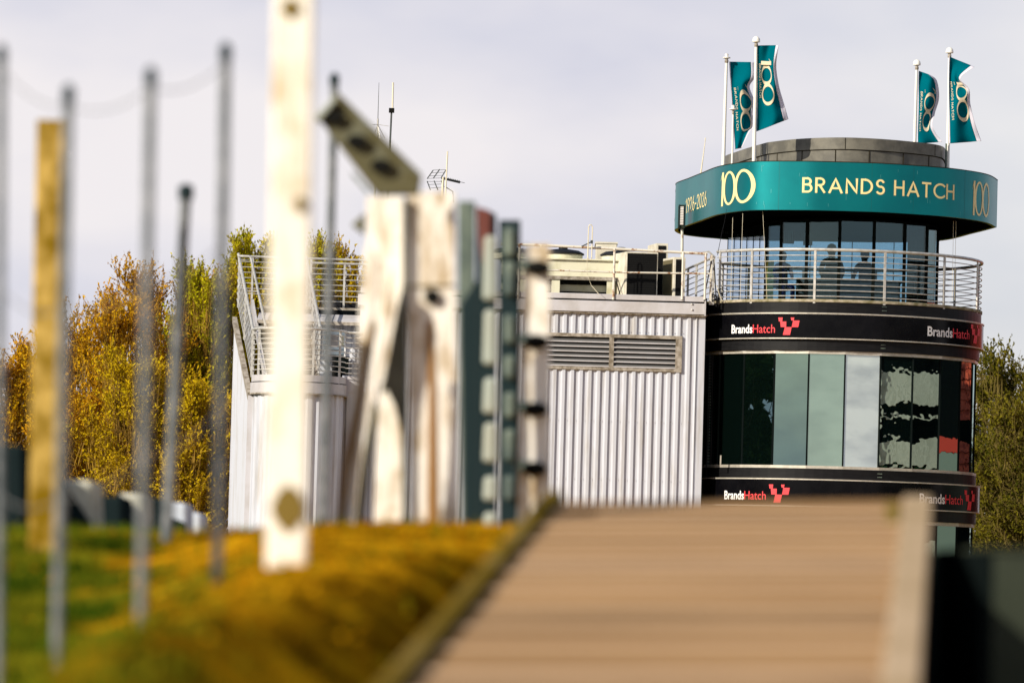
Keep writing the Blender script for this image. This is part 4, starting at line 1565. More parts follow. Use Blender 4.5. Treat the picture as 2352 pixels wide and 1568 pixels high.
# side wall running back with a sloping top
zn, zf_ = P(576, 908, 100.75).z, P(544, 733, 105.5).z
sd_ = MB()
prf = []
nr = 26
for i in range(nr * 4 + 1):
    f_ = i / (nr * 4)
    b4 = (0, 0, 1, 1)[i % 4]
    x = lc.x + (far.x - lc.x) * f_ - b4 * 0.03
    y = lc.y + (far.y - lc.y) * f_
    prf.append((x, y, zn + (zf_ - zn) * f_))
k = len(prf)
sd_.add([(x, y, 0) for x, y, z in prf] + [(x, y, z) for x, y, z in prf], [(i, i + 1, k + i + 1, k + i) for i in range(k - 1)])
obj('side_wall', sd_, M_wall, bay)
obj('sloping_trim', MB().bar((lc.x - 0.02, lc.y, zn - 0.02), (far.x - 0.02, far.y, zf_ - 0.02), 0.16, 0.10, up=(1, 0, 0)), M_grime, bay)
obj('corner_trim', MB().box((lc.x - 0.06, lc.y - 0.05, 0), (lc.x + 0.06, lc.y + 0.08, zn)), M_fascia, bay)
# seam line across the sheets
# landing slab
zs0, zs1, zs2, zs3 = P(680, 901, 99.7).z, P(680, 877.5, 99.7).z, P(680, 875, 99.7).z, P(680, 860, 99.7).z


def dshape(r, back=103.5, xr=None):
    o_ = [(BX + r * math.sin(R(a)), BY - r * math.cos(R(a))) for a in range(-90, 91, 5)]
    return o_ + [(BX + r, back), (BX - r, back)]


obj('landing_fascia', MB().prism(dshape(BR + 0.06), zs0, zs1), M_fascia, bay)
obj('fascia_trim', MB().prism(dshape(BR + 0.08), zl0 - 0.01, zs0 - 0.003), M_grime, bay)
obj('fascia_gap', MB().prism(dshape(BR + 0.01), zs1, zs2), M_dark, bay)
obj('landing_kerb', MB().prism(dshape(BR + 0.04), zs2, zs3), M_fascia, bay)
# flank to the right of the bay up to the main wall (same ribbed sheet, set back)
fx1 = bx0 + 0.05
obj('link_wall', ribbed(BX + BR - 0.05, fx1, WY, 0, P(800, 862, WY).z), M_wall, bay)
obj('link_kerb', MB().box((BX + BR, WY - 0.06, P(800, 901, WY).z), (fx1, WY + 0.3, P(800, 864, WY).z)), M_fascia, bay)
# recessed upper wall, sloping sheet roof and roof deck
UY = 103.3
ux0, ux1 = P(592, 800, UY).x, P(900, 800, UY).x
uz1 = P(780, 738, UY).z
obj('upper_wall', ribbed(P(734, 800, UY).x, ux1, UY, zs3 - 0.1, uz1, period=0.2), M_wall, bay)
obj('upper_wall_back', MB().box((ux0, UY + 0.04, zs3 - 0.1), (ux1, 107, P(780, 712, UY).z)), M_dark, bay)
za_, zb_2 = P(780, 739, UY - 0.5).z, P(780, 716, UY + 0.1).z
obj('sheet_roof', MB().hexa([(ux0, UY - 0.55, za_ - 0.02), (ux1, UY - 0.55, za_ - 0.02), (ux1, UY + 0.3, zb_2 - 0.02), (ux0, UY + 0.3, zb_2 - 0.02),
                            (ux0, UY - 0.55, za_ + 0.01), (ux1, UY - 0.55, za_ + 0.01), (ux1, UY + 0.3, zb_2 + 0.01), (ux0, UY + 0.3, zb_2 + 0.01)]), M_fascia, bay)
obj('gutter', MB().box((ux0, UY - 0.62, za_ - 0.08), (ux1, UY - 0.55, za_ - 0.01)), M_grime, bay)
zdk = P(780, 707, UY + 0.3).z
obj('roof_deck', MB().box((ux0, UY + 0.25, zdk - 0.06), (ux1 + 0.6, 107.2, zdk)), M_grime, bay)
# window and notice in the upper wall
wq0, wq1 = P(742, 815, UY - .05), P(792, 762, UY - .05)
wf = obj('window', MB().box((wq0.x, UY - 0.06, wq0.z), (wq1.x, UY - 0.04, wq1.z)), G_soft, bay)
obj('frame', MB().box((wq0.x - 0.03, UY - 0.07, wq0.z - 0.03), (wq0.x, UY - 0.02, wq1.z + 0.03)).box((wq1.x, UY - 0.07, wq0.z - 0.03), (wq1.x + 0.03, UY - 0.02, wq1.z + 0.03)).box((wq0.x, UY - 0.07, wq1.z), (wq1.x, UY - 0.02, wq1.z + 0.03)), M_white, wf)
for (u0_, v0_, u1_, v1_, m__) in ((758, 768, 778, 796, M_fascia), (781, 770, 790, 793, M_plant)):
    a, b_ = P(u0_, v1_, UY - .08), P(u1_, v0_, UY - .08)
    obj('notice', MB().box((a.x, UY - 0.082, a.z), (b_.x, UY - 0.074, b_.z)), m__, wf)
a, b_ = P(762, 862, UY - .4), P(800, 822, UY - .4)
kb = obj('storage_crate', MB().box((a.x, UY - 0.45, zs3), (b_.x, UY - 0.1, b_.z)).box((a.x - .02, UY - 0.47, b_.z + .004), (b_.x + .02, UY - 0.08, b_.z + .03)), M_blackb, bevel=0.01)
tag(kb, 'black storage crate on the stair landing below the window', 'crate')

# landing railing
lr = thing('landing_railing', (BX, BY, zs3), 'curved silver railing round the front of the stair landing', 'railing')
zlt = P(680, 754, 99.8).z
zsp = (zlt - zs3) / 9.0


def lpath(z, r=BR + 0.02):
    p = [(BX - r, BY + 0.5, z)] + [(BX + r * math.sin(R(a)), BY - r * math.cos(R(a)), z) for a in range(-90, 91, 6)]
    return p + [(BX + r, WY - 0.04, z), (fx1 + 0.1, WY - 0.04, z)]


obj('top_rail', MB().tube(lpath(zlt), 0.028, 8), M_steel, lr, smooth=True)
mb = MB()
for i in range(1, 9):
    mb.tube(lpath(zlt - zsp * i), 0.012, 6)
obj('horizontal_rail', mb, M_steel, lr, smooth=True)
for a in (-90, -58, -20, 20, 63):
    x, y = BX + (BR + .02) * math.sin(R(a)), BY - (BR + .02) * math.cos(R(a))
    obj('post', MB().bar((x, y, zs3 - (0.15 if a == 63 else 0.02)), (x, y, zlt), 0.05, 0.03), M_steel, lr)

# stair: stringers, treads, sloping balustrades
st = thing('steel_stair', (BX, 101.5, zs3), 'steep steel stair climbing from the landing to the upper roof deck', 'stairs')
Tl, Bl = P(547.7, 583, 104.9), P(581.7, 757, 101.1)
Tr, Br_ = P(704, 590, 104.9), P(736, 752, 101.1)
drop = 1.28
obj('stringer', MB().bar(Tl - Vector((-0.35, 0, drop - 0.15)), Bl - Vector((-0.32, 0, drop - 0.1)), 0.26, 0.06, up=(1, 0, 0)), M_fascia, st)
obj('stringer', MB().bar(Tr - Vector((0.0, 0, drop - 0.1)), Br_ - Vector((0.0, 0, drop - 0.1)), 0.26, 0.06, up=(1, 0, 0)), M_grime, st)
for i in range(9):
    f_ = (i + 0.5) / 9
    a = Tl.lerp(Bl, f_) - Vector((-0.35, 0, drop - 0.15))
    b_ = Tr.lerp(Br_, f_) - Vector((0.03, 0, drop - 0.15))
    obj('tread', MB().bar(a, b_, 0.03, 0.28, up=(0, 1, 0)), M_grime, st)
for nm, (T_, B_) in enumerate(((Tl, Bl), (Tr, Br_))):
    ba = obj('handrail', MB().tube([T_ + (Vector((0, 0.3, 0)) if nm else Vector((0, 0, 0))), T_, B_], 0.030, 8), M_steel, st, smooth=True)
    mb = MB()
    for i in range(1, 8):
        dz = Vector((0, 0, 0.145 * i))
        mb.tube([T_ - dz, B_ - dz], 0.011, 5)
    obj('balustrade_rail', mb, M_steel, ba)
    for f_ in (0.08, 0.5, 0.97):
        q = T_.lerp(B_, f_)
        obj('baluster_post', MB().bar(q - Vector((0, 0, 1.08)), q, 0.045, 0.03), M_steel, ba)
# inner frame beside the left handrail
i0, i1 = P(576.5, 590, 104.4), P(610.4, 750, 101.3)
i00 = P(549, 588, 104.6)
mb = MB().tube([i00, P(573, 589, 104.4), P(577, 594, 104.4), i1], 0.028, 8)
for f_ in (0.08, 0.5, 0.96):
    mb.tube([Tl.lerp(Bl, f_), Vector((Tl.lerp(Bl, f_).x + 0.27, Tl.lerp(Bl, f_).y, Tl.lerp(Bl, f_).z))], 0.016, 6)
obj('inner_handrail', mb, M_steel, st, smooth=True)

# railing on the upper roof deck (back and front runs)
ur = thing('roof_deck_railing', tuple(P(760, 706, 104.2)), 'silver railing on the upper roof deck against the yellow-green trees', 'railing')
for (ua, va, ub, vb, Y, n_) in ((548, 588, 900, 600, 106.6, 8), (715, 603.5, 900, 609, 104.0, 8)):
    mb = MB()
    mb2 = MB()
    a, b_ = P(ua, va, Y), P(ub, vb, Y)
    mb.tube([a, b_], 0.026, 7)
    for i in range(1, n_):
        if Y > 105 and i > 0 and ua < 600:
            b3 = P(705, 594, Y)
            mb2.tube([a - Vector((0, 0, 0.122 * i)), b3 - Vector((0, 0, 0.122 * i))], 0.011, 5)
        else:
            mb2.tube([a - Vector((0, 0, 0.122 * i)), b_ - Vector((0, 0, 0.122 * i))], 0.012, 5)
    obj('top_rail', mb, M_steel, ur, smooth=True)
    obj('horizontal_rail', mb2, M_steel, ur)
for (u, v, Y) in ((715, 596, 104.0), (792, 606, 104.0), (870, 609, 104.0), (581, 592, 106.6), (660, 594, 106.6)):
    q = P(u, v, Y)
    obj('post', MB().bar((q.x, q.y, zdk), q, 0.045, 0.03), M_steel, ur)
tag(obj('roof_hatch', MB().box((P(765, 700, 105).x, 104.6, zdk), (P(850, 700, 105).x, 105.4, zdk + 0.16)).box((P(768, 700, 105).x, 104.7, zdk + .16), (P(790, 700, 105).x, 105.0, zdk + 0.24)), M_cable, bevel=0.01), 'low black box on the upper roof deck behind the railing', 'roof box')

# ---- aerial masts on the roof, behind the foreground posts
rz = fz1 + 0.05
ma = thing('aerial_mast', (P(897, 400, 104).x, 104, rz), 'tall thin aerial mast with a cream upper rod above the tilted bracket', 'aerial')
q0, q1, q2 = P(896, 330, 104), P(899.5, 254, 104), P(903, 190, 104)
obj('mast', MB().tube([(q0.x - 0.05, 104, rz), q0, q1], 0.022, 7), M_ant, ma, smooth=True)
obj('rod', MB().tube([q1 + Vector((0.02, 0, 0.02)), q2], 0.02, 7), M_antw, ma, smooth=True)
obj('clamp', MB().box(tuple(q1 - Vector((0.06, 0.05, 0.05))), tuple(q1 + Vector((0.06, 0.05, 0.05)))), M_bolt, ma)
mbm = thing('aerial_mast', (P(868, 400, 104.6).x, 104.6, rz), 'thin whip aerial with crossed ground rods left of the cream-rodded mast', 'aerial')
q0, q1, q2 = P(867.5, 300, 104.6), P(868, 273, 104.6), P(870.5, 190, 104.6)
obj('mast', MB().tube([(q0.x - 0.06, 104.6, rz), q0, q1], 0.02, 7), M_steel, mbm, smooth=True)
obj('rod', MB().tube([q1, q2], 0.008, 6, r2=0.004), M_ant, mbm)
gr_ = MB()
for (u, v) in ((855, 287), (893, 290), (861, 305), (884, 318), (873, 318)):
    gr_.tube([q1 - Vector((0, 0, 0.13)), P(u, v, 104.6 + random.uniform(-.3, .3))], 0.006, 5)
obj('ground_rods', gr_, M_steel, mbm)
yg = thing('television_aerial', (P(1018, 500, 103).x, 103.4, rz), 'television aerial with grid reflector pointing right above the white posts', 'aerial')
YA = 103.4
hub = P(1018, 410, YA)
obj('mast', MB().tube([(hub.x - 0.05, YA, rz), P(1018, 407, YA)], 0.028, 7), M_antw, yg, smooth=True)
obj('boom', MB().bar(P(1014, 409, YA), P(1057, 419, YA), 0.05, 0.03).tube([P(1055, 418, YA), P(1067, 420, YA)], 0.006, 5), M_ant, yg)
di = MB()
for i in range(9):
    q = P(1022 + i * 4.1, 411 + i * 0.95, YA)
    di.tube([q - Vector((0, 0.22, -0.02)), q + Vector((0, 0.22, 0.02))], 0.008, 5)
obj('directors', di, M_ant, yg)
rf = MB()
for (a, b_) in (((995, 391), (981, 411)), ((1010, 389), (995, 410)), ((1024, 391), (1013, 409)), ((981, 416), (989, 437)), ((997, 415), (1006, 437)), ((1013, 415), (1020, 430))):
    rf.bar(P(*a, YA), P(*b_, YA), 0.022, 0.01)
for (a, b_) in (((995, 391), (1024, 390)), ((992, 397), (1022, 396)), ((986, 404), (1015, 403)), ((982, 410), (1012, 409)), ((981, 417), (1012, 417)), ((985, 424), (1014, 423)), ((989, 432), (1018, 430))):
    rf.tube([P(*a, YA - 0.1), P(*b_, YA + 0.1)], 0.005, 5)
obj('reflector_grid', rf, M_ant, yg)
a_ = thing('aerial_mast', (P(1025, 440, 103).x, 103.0, rz), 'short straight cream rod aerial beside the television aerial', 'aerial')
q = P(1024, 433, 103.0)
obj('rod', MB().tube([(q.x, 103, rz), q, P(1028, 348, 103.0)], 0.017, 7), M_antw, a_, smooth=True)
obj('stay', MB().tube([P(1024, 430, 103), P(1040, 440, 103), P(1042, 465, 103)], 0.014, 6), M_ant, a_)

# ------------------------------------------------------------------ foreground: near post and bank furniture
def at_ground(p):
    return Vector((p.x, p.y, H(p.x, p.y) - 0.08))


def squarepost(uA, vt, uB, vb, Y, wpx, dep, m__, name, label, cat, group=None, parent=None, bev=0.008, stain=None):
    a, b_ = P(uB, vb, Y), P(uA, vt, Y)
    base = at_ground(a)
    root = thing(name, base, label, cat, group)
    wd = wpx * Y / F
    d_ = (b_ - a)
    base2 = a - d_ * ((a.z - base.z) / d_.z)
    obj('shaft', MB().bar(base2, b_, wd, dep), m__, root, bevel=bev)
    return root, wd


r_, wd = squarepost(676, -40, 658, 1305, 13.0, 92, 0.11, M_post, 'fence_post', 'tall pale whitewashed square post nearest to the camera, rising out of the picture', 'post', 'square posts on the bank')
for (u, v, ww_, hh_) in ((662, 1168, 0.05, 0.14), (668, 20, 0.03, 0.06), (690, 470, 0.02, 0.05)):
    q = P(u, v, 12.94)
    mb = MB().lathe((0, 0, 0), [(0.001, -hh_ / 2), (ww_ * .7, -hh_ / 4), (ww_, 0), (ww_ * .6, hh_ / 3), (0.001, hh_ / 2)], 12)
    mb.v = [(x + q.x, q.y + y * 0.02, z + q.z) for x, y, z in mb.v]
    obj('moss_patch', mb, M_stain, r_)
squarepost(120, 278, 101, 1225, 17.5, 66, 0.11, M_moss, 'timber_post', 'ochre mossy timber post at the left edge of the bank', 'post', 'square posts on the bank')

# cluster of posts at the crest
YC = 19.0


def slab(name, pts, Y, dep, m__, parent, bev=0.006):
    """prism whose front outline is given in photo pixels at distance Y, dep metres thick"""
    f_ = [P(u, v, Y) for u, v in pts]
    bk = [p + Vector((0, dep, 0)) for p in f_]
    k_ = len(pts)
    mb = MB().add(list(f_) + list(bk), [tuple(range(k_)), tuple(range(k_, 2 * k_))[::-1]] + [(i, (i + 1) % k_, k_ + (i + 1) % k_, k_ + i) for i in range(k_)])
    return obj(name, mb, m__, parent, bevel=bev)


def base_of(u, v, Y):
    return at_ground(P(u, v, Y))


t1 = thing('braced_post', base_of(880, 1200, YC), 'pale concrete post with two raking struts, left of the broad post in the cluster', 'post')
slab('shaft', [(842, 452), (924, 452), (926, 1240), (858, 1240), (875, 800), (846, 700)], YC, 0.12, M_conc, t1)
slab('strut', [(838, 560), (872, 600), (858, 760), (800, 1240), (768, 1240), (822, 800)], YC - 0.5, 0.08, M_conc, t1)
slab('strut', [(892, 640), (905, 700), (870, 860), (826, 1240), (806, 1240), (858, 800)], YC - 0.25, 0.08, M_conc, t1)
slab('strut_shade', [(856, 728), (866, 745), (837, 900), (803, 1080), (784, 1240), (768, 1240), (786, 1060), (820, 890)], YC - 0.57, 0.05, mat('brown_strut_shade', (0.16, 0.105, 0.055), 0.9), t1, bev=0)  # brown and olive strips paint the shaded faces of the struts
slab('strut_shade', [(856, 920), (870, 940), (847, 1060), (828, 1240), (808, 1240), (830, 1060)], YC - 0.60, 0.05, mat('dark_strut_shade', (0.08, 0.075, 0.04), 0.9), t1, bev=0)
slab('bracket_plate', [(806, 516), (838, 488), (838, 540)], YC, 0.05, M_beam, t1)
t2 = thing('shaded_side_plate', base_of(905, 1200, YC + .2), 'grey plate painting the shaded sides between the two pale concrete posts', 'post')
slab('plate', [(927, 455), (926, 650), (910, 720), (890, 829), (874, 905), (888, 895), (906, 930), (921, 993), (925, 1240), (938, 1240), (935, 808), (937, 455)], YC - 0.14, 0.03, mat('post_side_shade', (0.13, 0.135, 0.11), 0.8, c2=(0.08, 0.085, 0.07), vscale=4), t2)  # shade on the post sides cut out as a grey plate
t3 = thing('concrete_post', base_of(990, 1200, YC), 'broad pale concrete post with rust streak and hole in the middle of the cluster', 'post')
slab('shaft', [(936, 442), (1045, 440), (1046, 700), (1054, 1240), (944, 1240), (936, 700)], YC - 0.1, 0.16, M_conc, t3)
slab('rust_streak', [(978, 740), (993, 730), (1000, 900), (1006, 1215), (980, 1215), (984, 900)], YC - 0.108, 0.006, M_rustc, t3, bev=0)
q = P(993, 682, YC - 0.11)
mb = MB().lathe((0, 0, 0), [(0.032, -0.03), (0.032, 0.03)], 14)
mb.v = [(x + q.x, z * 0.5 + q.y, y + q.z) for x, y, z in mb.v]
obj('bolt_hole', mb, M_bolt, t3)
slab('cap_joint', [(936, 655), (1046, 652), (1046, 656), (936, 660)], YC - 0.109, 0.02, M_stain, t3, bev=0)
t4 = thing('steel_post', base_of(1070, 1200, YC + .8), 'grey-green steel post right of the broad concrete post', 'post', 'steel posts of the barrier')
slab('web', [(1052, 462), (1092, 462), (1090, 800), (1094, 1240), (1060, 1240), (1052, 700)], YC + 0.8, 0.06, M_gsteel, t4)
slab('flange', [(1058, 700), (1096, 640), (1098, 1240), (1066, 1240)], YC + 0.7, 0.04, M_dsteel, t4)
t5 = thing('steel_post', base_of(1135, 1190, YC + 3), 'dull red topped steel post with pale rail ends stacked up it', 'post', 'steel posts of the barrier')
slab('web', [(1094, 482), (1140, 490), (1140, 1225), (1096, 1225)], YC + 2.5, 0.05, M_dsteel, t5)
slab('red_cap', [(1094, 474), (1128, 484), (1126, 600), (1116, 640), (1100, 560)], YC + 2.4, 0.05, M_redp, t5)
for (v0_, v1_) in ((540, 690), (710, 838), (866, 950), (970, 1062), (1092, 1150), (1175, 1210)):
    slab('rail_end', [(1112, v0_), (1142, v0_), (1144, v1_), (1108, v1_)], YC + 2.35, 0.08, M_pbar, t5, bev=0.02)
t6 = thing('steel_post', base_of(1170, 1190, YC + 4), 'dark steel post with grey rail ends, next to the bolted white post', 'post', 'steel posts of the barrier')
slab('web', [(1146, 505), (1196, 505), (1190, 1220), (1146, 1220)], YC + 3.0, 0.05, M_dsteel, t6)
for (v0_, v1_) in ((520, 590), (600, 680), (720, 790), (815, 870), (900, 960), (985, 1060), (1090, 1150)):
    slab('rail_end', [(1158, v0_), (1184, v0_), (1182, v1_), (1158, v1_)], YC + 2.9, 0.08, M_gsteel, t6, bev=0.02)
t7 = thing('bolted_post', base_of(1232, 1170, 19.5), 'white post with a column of four black bolts at the right of the cluster', 'post')
slab('shaft', [(1202, 562), (1264, 560), (1262, 1215), (1188, 1215)], 20.0, 0.12, M_conc, t7)
for (u, v) in ((1236, 615), (1232, 785), (1230, 940), (1228, 1076)):
    q = P(u, v, 19.99)
    mb = MB().lathe((0, 0, 0), [(0.045, -0.05), (0.045, 0.03), (0.02, 0.04)], 12)
    mb.v = [(x * 1.2 + q.x, -z + q.y, y * 0.7 + q.z) for x, y, z in mb.v]
    obj('bolt', mb, M_bolt, t7)
    obj('bracket', MB().box((q.x - 0.09, q.y - 0.02, q.z - 0.012), (q.x - 0.02, q.y, q.z + 0.03)), M_gsteel, t7)
# tilted bracket
t8 = thing('tilted_bracket', tuple(P(905, 440, YC - 0.6)), 'olive steel channel with three dark holes leaning up to the left from the pale posts', 'bracket')
slab('channel', [(772, 218), (966, 408), (962, 445), (866, 447), (732, 272)], YC - 0.6, 0.08, M_beam, t8)
slab('top_flange', [(776, 212), (968, 400), (966, 412), (768, 226)], YC - 0.66, 0.14, M_beam, t8)
slab('end_plate', [(722, 268), (776, 212), (782, 222), (732, 280)], YC - 0.64, 0.1, M_pbar, t8)
for (u, v) in ((766, 270), (820, 326), (876, 382)):
    q = P(u, v, YC - 0.61)
    mb = MB().lathe((0, 0, 0), [(0.05, -0.02), (0.05, 0.02)], 14)
    mb.v = [(x * 0.85 + q.x, -z + q.y, y * 0.55 + q.z) for x, y, z in mb.v]
    obj('hole', mb, M_bolt, t8)
slab('stay_bar', [(806, 400), (812, 396), (850, 440), (846, 446)], YC - 0.5, 0.02, M_gsteel, t8, bev=0)

# wire fence posts
tops = []
fps = [(3, 130, -2, 1250, 13.2, 22, 'slim grey fence post cut by the left edge of the picture'),
       (157, 222, 129, 1620, 13.1, 25, 'slim grey fence post just right of the ochre timber post'),
       (346, 182, 324, 1405, 12.9, 25, 'slim grey fence post between the timber post and the short thin one'),
       (518, 125, 499, 1290, 13.7, 25, 'slim grey fence post left of the tall whitewashed post'),
       (768, 186, 742, 1250, 20.5, 20, 'slim grey fence post behind the tilted bracket')]
for (ut, vt, ub, vb, Y, wpx, lab) in fps:
    a, b_ = P(ub, vb, Y), P(ut, vt, Y)
    base = at_ground(a)
    t_ = thing('wire_fence_post', base, lab, 'fence post', 'slim posts of the wire fence')
    r_ = wpx * Y / F / 2
    d_ = b_ - a
    a2 = a - d_ * ((a.z - base.z) / d_.z)
    obj('pole', MB().tube([a2, b_], r_, 10), M_fpost, t_, smooth=True)
    obj('cap', MB().lathe(b_, [(r_ * 1.15, -0.02), (r_ * 1.15, 0.02), (r_ * .5, 0.035)], 12), M_dsteel, t_, smooth=True)
    tops.append((b_, a2, r_, t_))
a, b_ = P(385, 1200, 18), P(427, 440, 18)
base = at_ground(a)
t_ = thing('wire_fence_post', base, 'short thin leaning fence post, further back than the others', 'fence post', 'slim posts of the wire fence')
d_ = b_ - a
obj('pole', MB().tube([a - d_ * ((a.z - base.z) / d_.z), b_], 0.022, 10), M_fpost, t_, smooth=True)
obj('cap', MB().lathe(b_, [(0.03, -0.03), (0.03, 0.02), (0.01, 0.03)], 12), M_dsteel, t_, smooth=True)
for j, f_ in enumerate((0.985, 0.66, 0.36)):
    mb = MB()
    for i in range(3):
        a = tops[i][1].lerp(tops[i][0], f_)
        b_ = tops[i + 1][1].lerp(tops[i + 1][0], f_)
        pts = []
        for q in range(13):
            s = q / 12
            p = a.lerp(b_, s)
            p.z -= 0.035 * 4 * s * (1 - s)
            pts.append(p)
        mb.tube(pts, 0.0022, 5)
    tag(obj('fence_wire', mb, M_wire), ['topmost tension wire strung between the slim fence posts', 'middle tension wire strung between the slim fence posts', 'lowest tension wire strung between the slim fence posts'][j], 'wire', 'tension wires of the wire fence')

# dark and pale blocks along the crest at the left
for (pts, Y, m__, lab, wedge) in (
        ([(-60, 1018), (52, 1022), (58, 1250), (-60, 1250)], 21, M_blockd, 'large black block at the left edge of the bank crest', None),
        ([(148, 1102), (211, 1104), (213, 1250), (148, 1250)], 21.5, M_block, 'pale block with a painted diagonal shadow right of the timber post', [(146, 1106), (206, 1200), (211, 1252), (146, 1252)]),
        ([(212, 1136), (281, 1140), (283, 1250), (212, 1250)], 23, M_blockd, 'low black block between two pale ones on the crest', None),
        ([(268, 1132), (332, 1134), (334, 1250), (268, 1250)], 24, M_block, 'pale block with a painted diagonal shadow left of the leaning fence post', [(266, 1128), (328, 1196), (332, 1252), (266, 1252)]),
        ([(334, 1140), (376, 1144), (378, 1250), (334, 1250)], 26, M_blockd, 'narrow black block before the bluish one', None),
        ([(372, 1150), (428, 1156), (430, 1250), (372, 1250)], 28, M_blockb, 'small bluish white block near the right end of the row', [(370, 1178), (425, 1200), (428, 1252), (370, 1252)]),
        ([(432, 1172), (462, 1180), (463, 1250), (432, 1250)], 30, M_blockb, 'smallest pale block at the right end of the row', None)):
    b0 = base_of(sum(p[0] for p in pts) / 4, 1200, Y)
    t_ = thing('barrier_block', b0, lab, 'barrier block', 'blocks along the crest of the bank')
    slab('body', pts, Y, 0.6, m__, t_, bev=0.02)
    if wedge:  # diagonal shadow on the block laid on as a dark wedge
        slab('shadow_wedge', wedge, Y - 0.06, 0.055, M_blockd, t_, bev=0.0)

# ------------------------------------------------------------------ timber ramp
rp_ = thing('timber_ramp', tuple(P(1600, 1400, 12)), 'sloping brown boarded ramp with mossy left edge and pale right kerb', 'ramp')
FL, FR = P(1284, 1152, 14.0), P(2140, 1148, 14.0)
NL = P(930, 1568, 10.2)
NR = P(2112, 1568, 10.2)
ext = 1.25
NL2 = FL + (NL - FL) * ext
NR2 = FR + (NR - FR) * ext
nbd = 13
random.seed(5)
for i in range(nbd):
    f0, f1 = i / nbd, (i + 0.97) / nbd
    a, b_ = FL.lerp(NL2, f0), FR.lerp(NR2, f0)
    c, d = FR.lerp(NR2, f1), FL.lerp(NL2, f1)
    th = Vector((0, 0, -0.04))
    up_ = Vector((0, 0, random.uniform(-.002, .002)))
    obj('board', MB().hexa([a + th, b_ + th, c + th, d + th, a + up_, b_ + up_, c + up_, d + up_]), (M_board, M_board3, M_board, M_board2)[(i * 7 + i // 3) % 4], rp_)
    e1 = Vector((0, 0, 0.006))
    f2 = (i + 0.90) / nbd
    c2_, d2 = FR.lerp(NR2, f2), FL.lerp(NL2, f2)
    obj('sunlit_edge', MB().hexa([d2 + up_, c2_ + up_, c + up_, d + up_, d2 + e1 + up_, c2_ + e1 + up_, c + e1 + up_, d + e1 + up_]), M_strip, rp_)  # pale strips paint the sun caught on the board edges
obj('underframe', MB().hexa([FL + Vector((0, 0, -.9)), FR + Vector((0, 0, -.9)), NR2 + Vector((0, 0, -.9)), NL2 + Vector((0, 0, -.9)),
                            FL + Vector((0, 0, -.045)), FR + Vector((0, 0, -.045)), NR2 + Vector((0, 0, -.045)), NL2 + Vector((0, 0, -.045))]), M_blackb, rp_)
obj('mossy_edge', MB().bar(FL + Vector((-0.012, 0.1, 0.0)), NL2 + Vector((-0.012, 0, 0.0)), 0.055, 0.075, up=(0, 0, 1)), M_edge, rp_, bevel=0.015)
kl = MB()
kw = 0.085
kl.hexa([FR + Vector((-kw, 0, 0)), FR, NR2, NR2 + Vector((-kw, 0, 0)), FR + Vector((-kw, 0, 0.012)), FR + Vector((0, 0, 0.012)), NR2 + Vector((0, 0, 0.012)), NR2 + Vector((-kw, 0, 0.012))])
obj('kerb', kl, M_trim, rp_, bevel=0.004)
a, b_ = P(2050, 1162, 13.8), P(2048, 1265, 12.9)
obj('moss_stain', MB().hexa([a + Vector((-0.02, 0, 0.008)), a + Vector((0.02, 0, 0.008)), b_ + Vector((0.012, 0, 0.008)), b_ + Vector((-0.02, 0, 0.008)),
                            a + Vector((-0.02, 0, 0.012)), a + Vector((0.02, 0, 0.012)), b_ + Vector((0.012, 0, 0.012)), b_ + Vector((-0.02, 0, 0.012))]), M_stain, rp_)

# dark box to the right of the ramp
bxr = thing('storage_box', tuple(at_ground(P(2250, 1400, 12.5))), 'dark grey-green steel box at the lower right corner beside the ramp', 'box')
pA = P(2122, 1262, 14.6)
pB = P(2258, 1266, 12.6)
pC = P(2500, 1268, 12.7)
pD = P(2500, 1268, 14.9)
zz0 = ZE - 1.2
obj('side_panel', MB().hexa([(pA.x, pA.y, zz0), (pB.x, pB.y, zz0), (pB.x + .03, pB.y, zz0), (pA.x + .03, pA.y, zz0), (pA.x, pA.y, pB.z), (pB.x, pB.y, pB.z), (pB.x + .03, pB.y, pB.z), (pA.x + .03, pA.y, pB.z)]), M_blackb, bxr)  # panel blackened to stand for the shaded side of the box
obj('front_panel', MB().box((pB.x + 0.03, pB.y, zz0), (pC.x, pB.y + 0.03, pB.z)), M_gwall, bxr)
obj('lid', MB().prism([(pA.x, pA.y), (pB.x, pB.y - 0.01), (pC.x, pB.y - 0.01), (pC.x, pA.y)], pB.z + 0.002, pB.z + 0.012), M_gwall, bxr)


# ------------------------------------------------------------------ trees
def leafmat(name, c1, c2, vs=0.8):
    return mat(name, c1, 0.8, c2=c2, vscale=vs, lo=0.42, hi=0.6, transl=0.25)


ML_or = leafmat('amber_buds', (0.56, 0.27, 0.008), (0.70, 0.44, 0.010))
ML_go = leafmat('gold_buds', (0.52, 0.34, 0.008), (0.60, 0.44, 0.01))
ML_ye = leafmat('yellow_green_leaves', (0.44, 0.42, 0.008), (0.58, 0.46, 0.008))
ML_gr = leafmat('olive_green_leaves', (0.05, 0.058, 0.006), (0.20, 0.17, 0.014))
ML_dk = leafmat('dark_leaves', (0.02, 0.035, 0.01), (0.05, 0.07, 0.02))


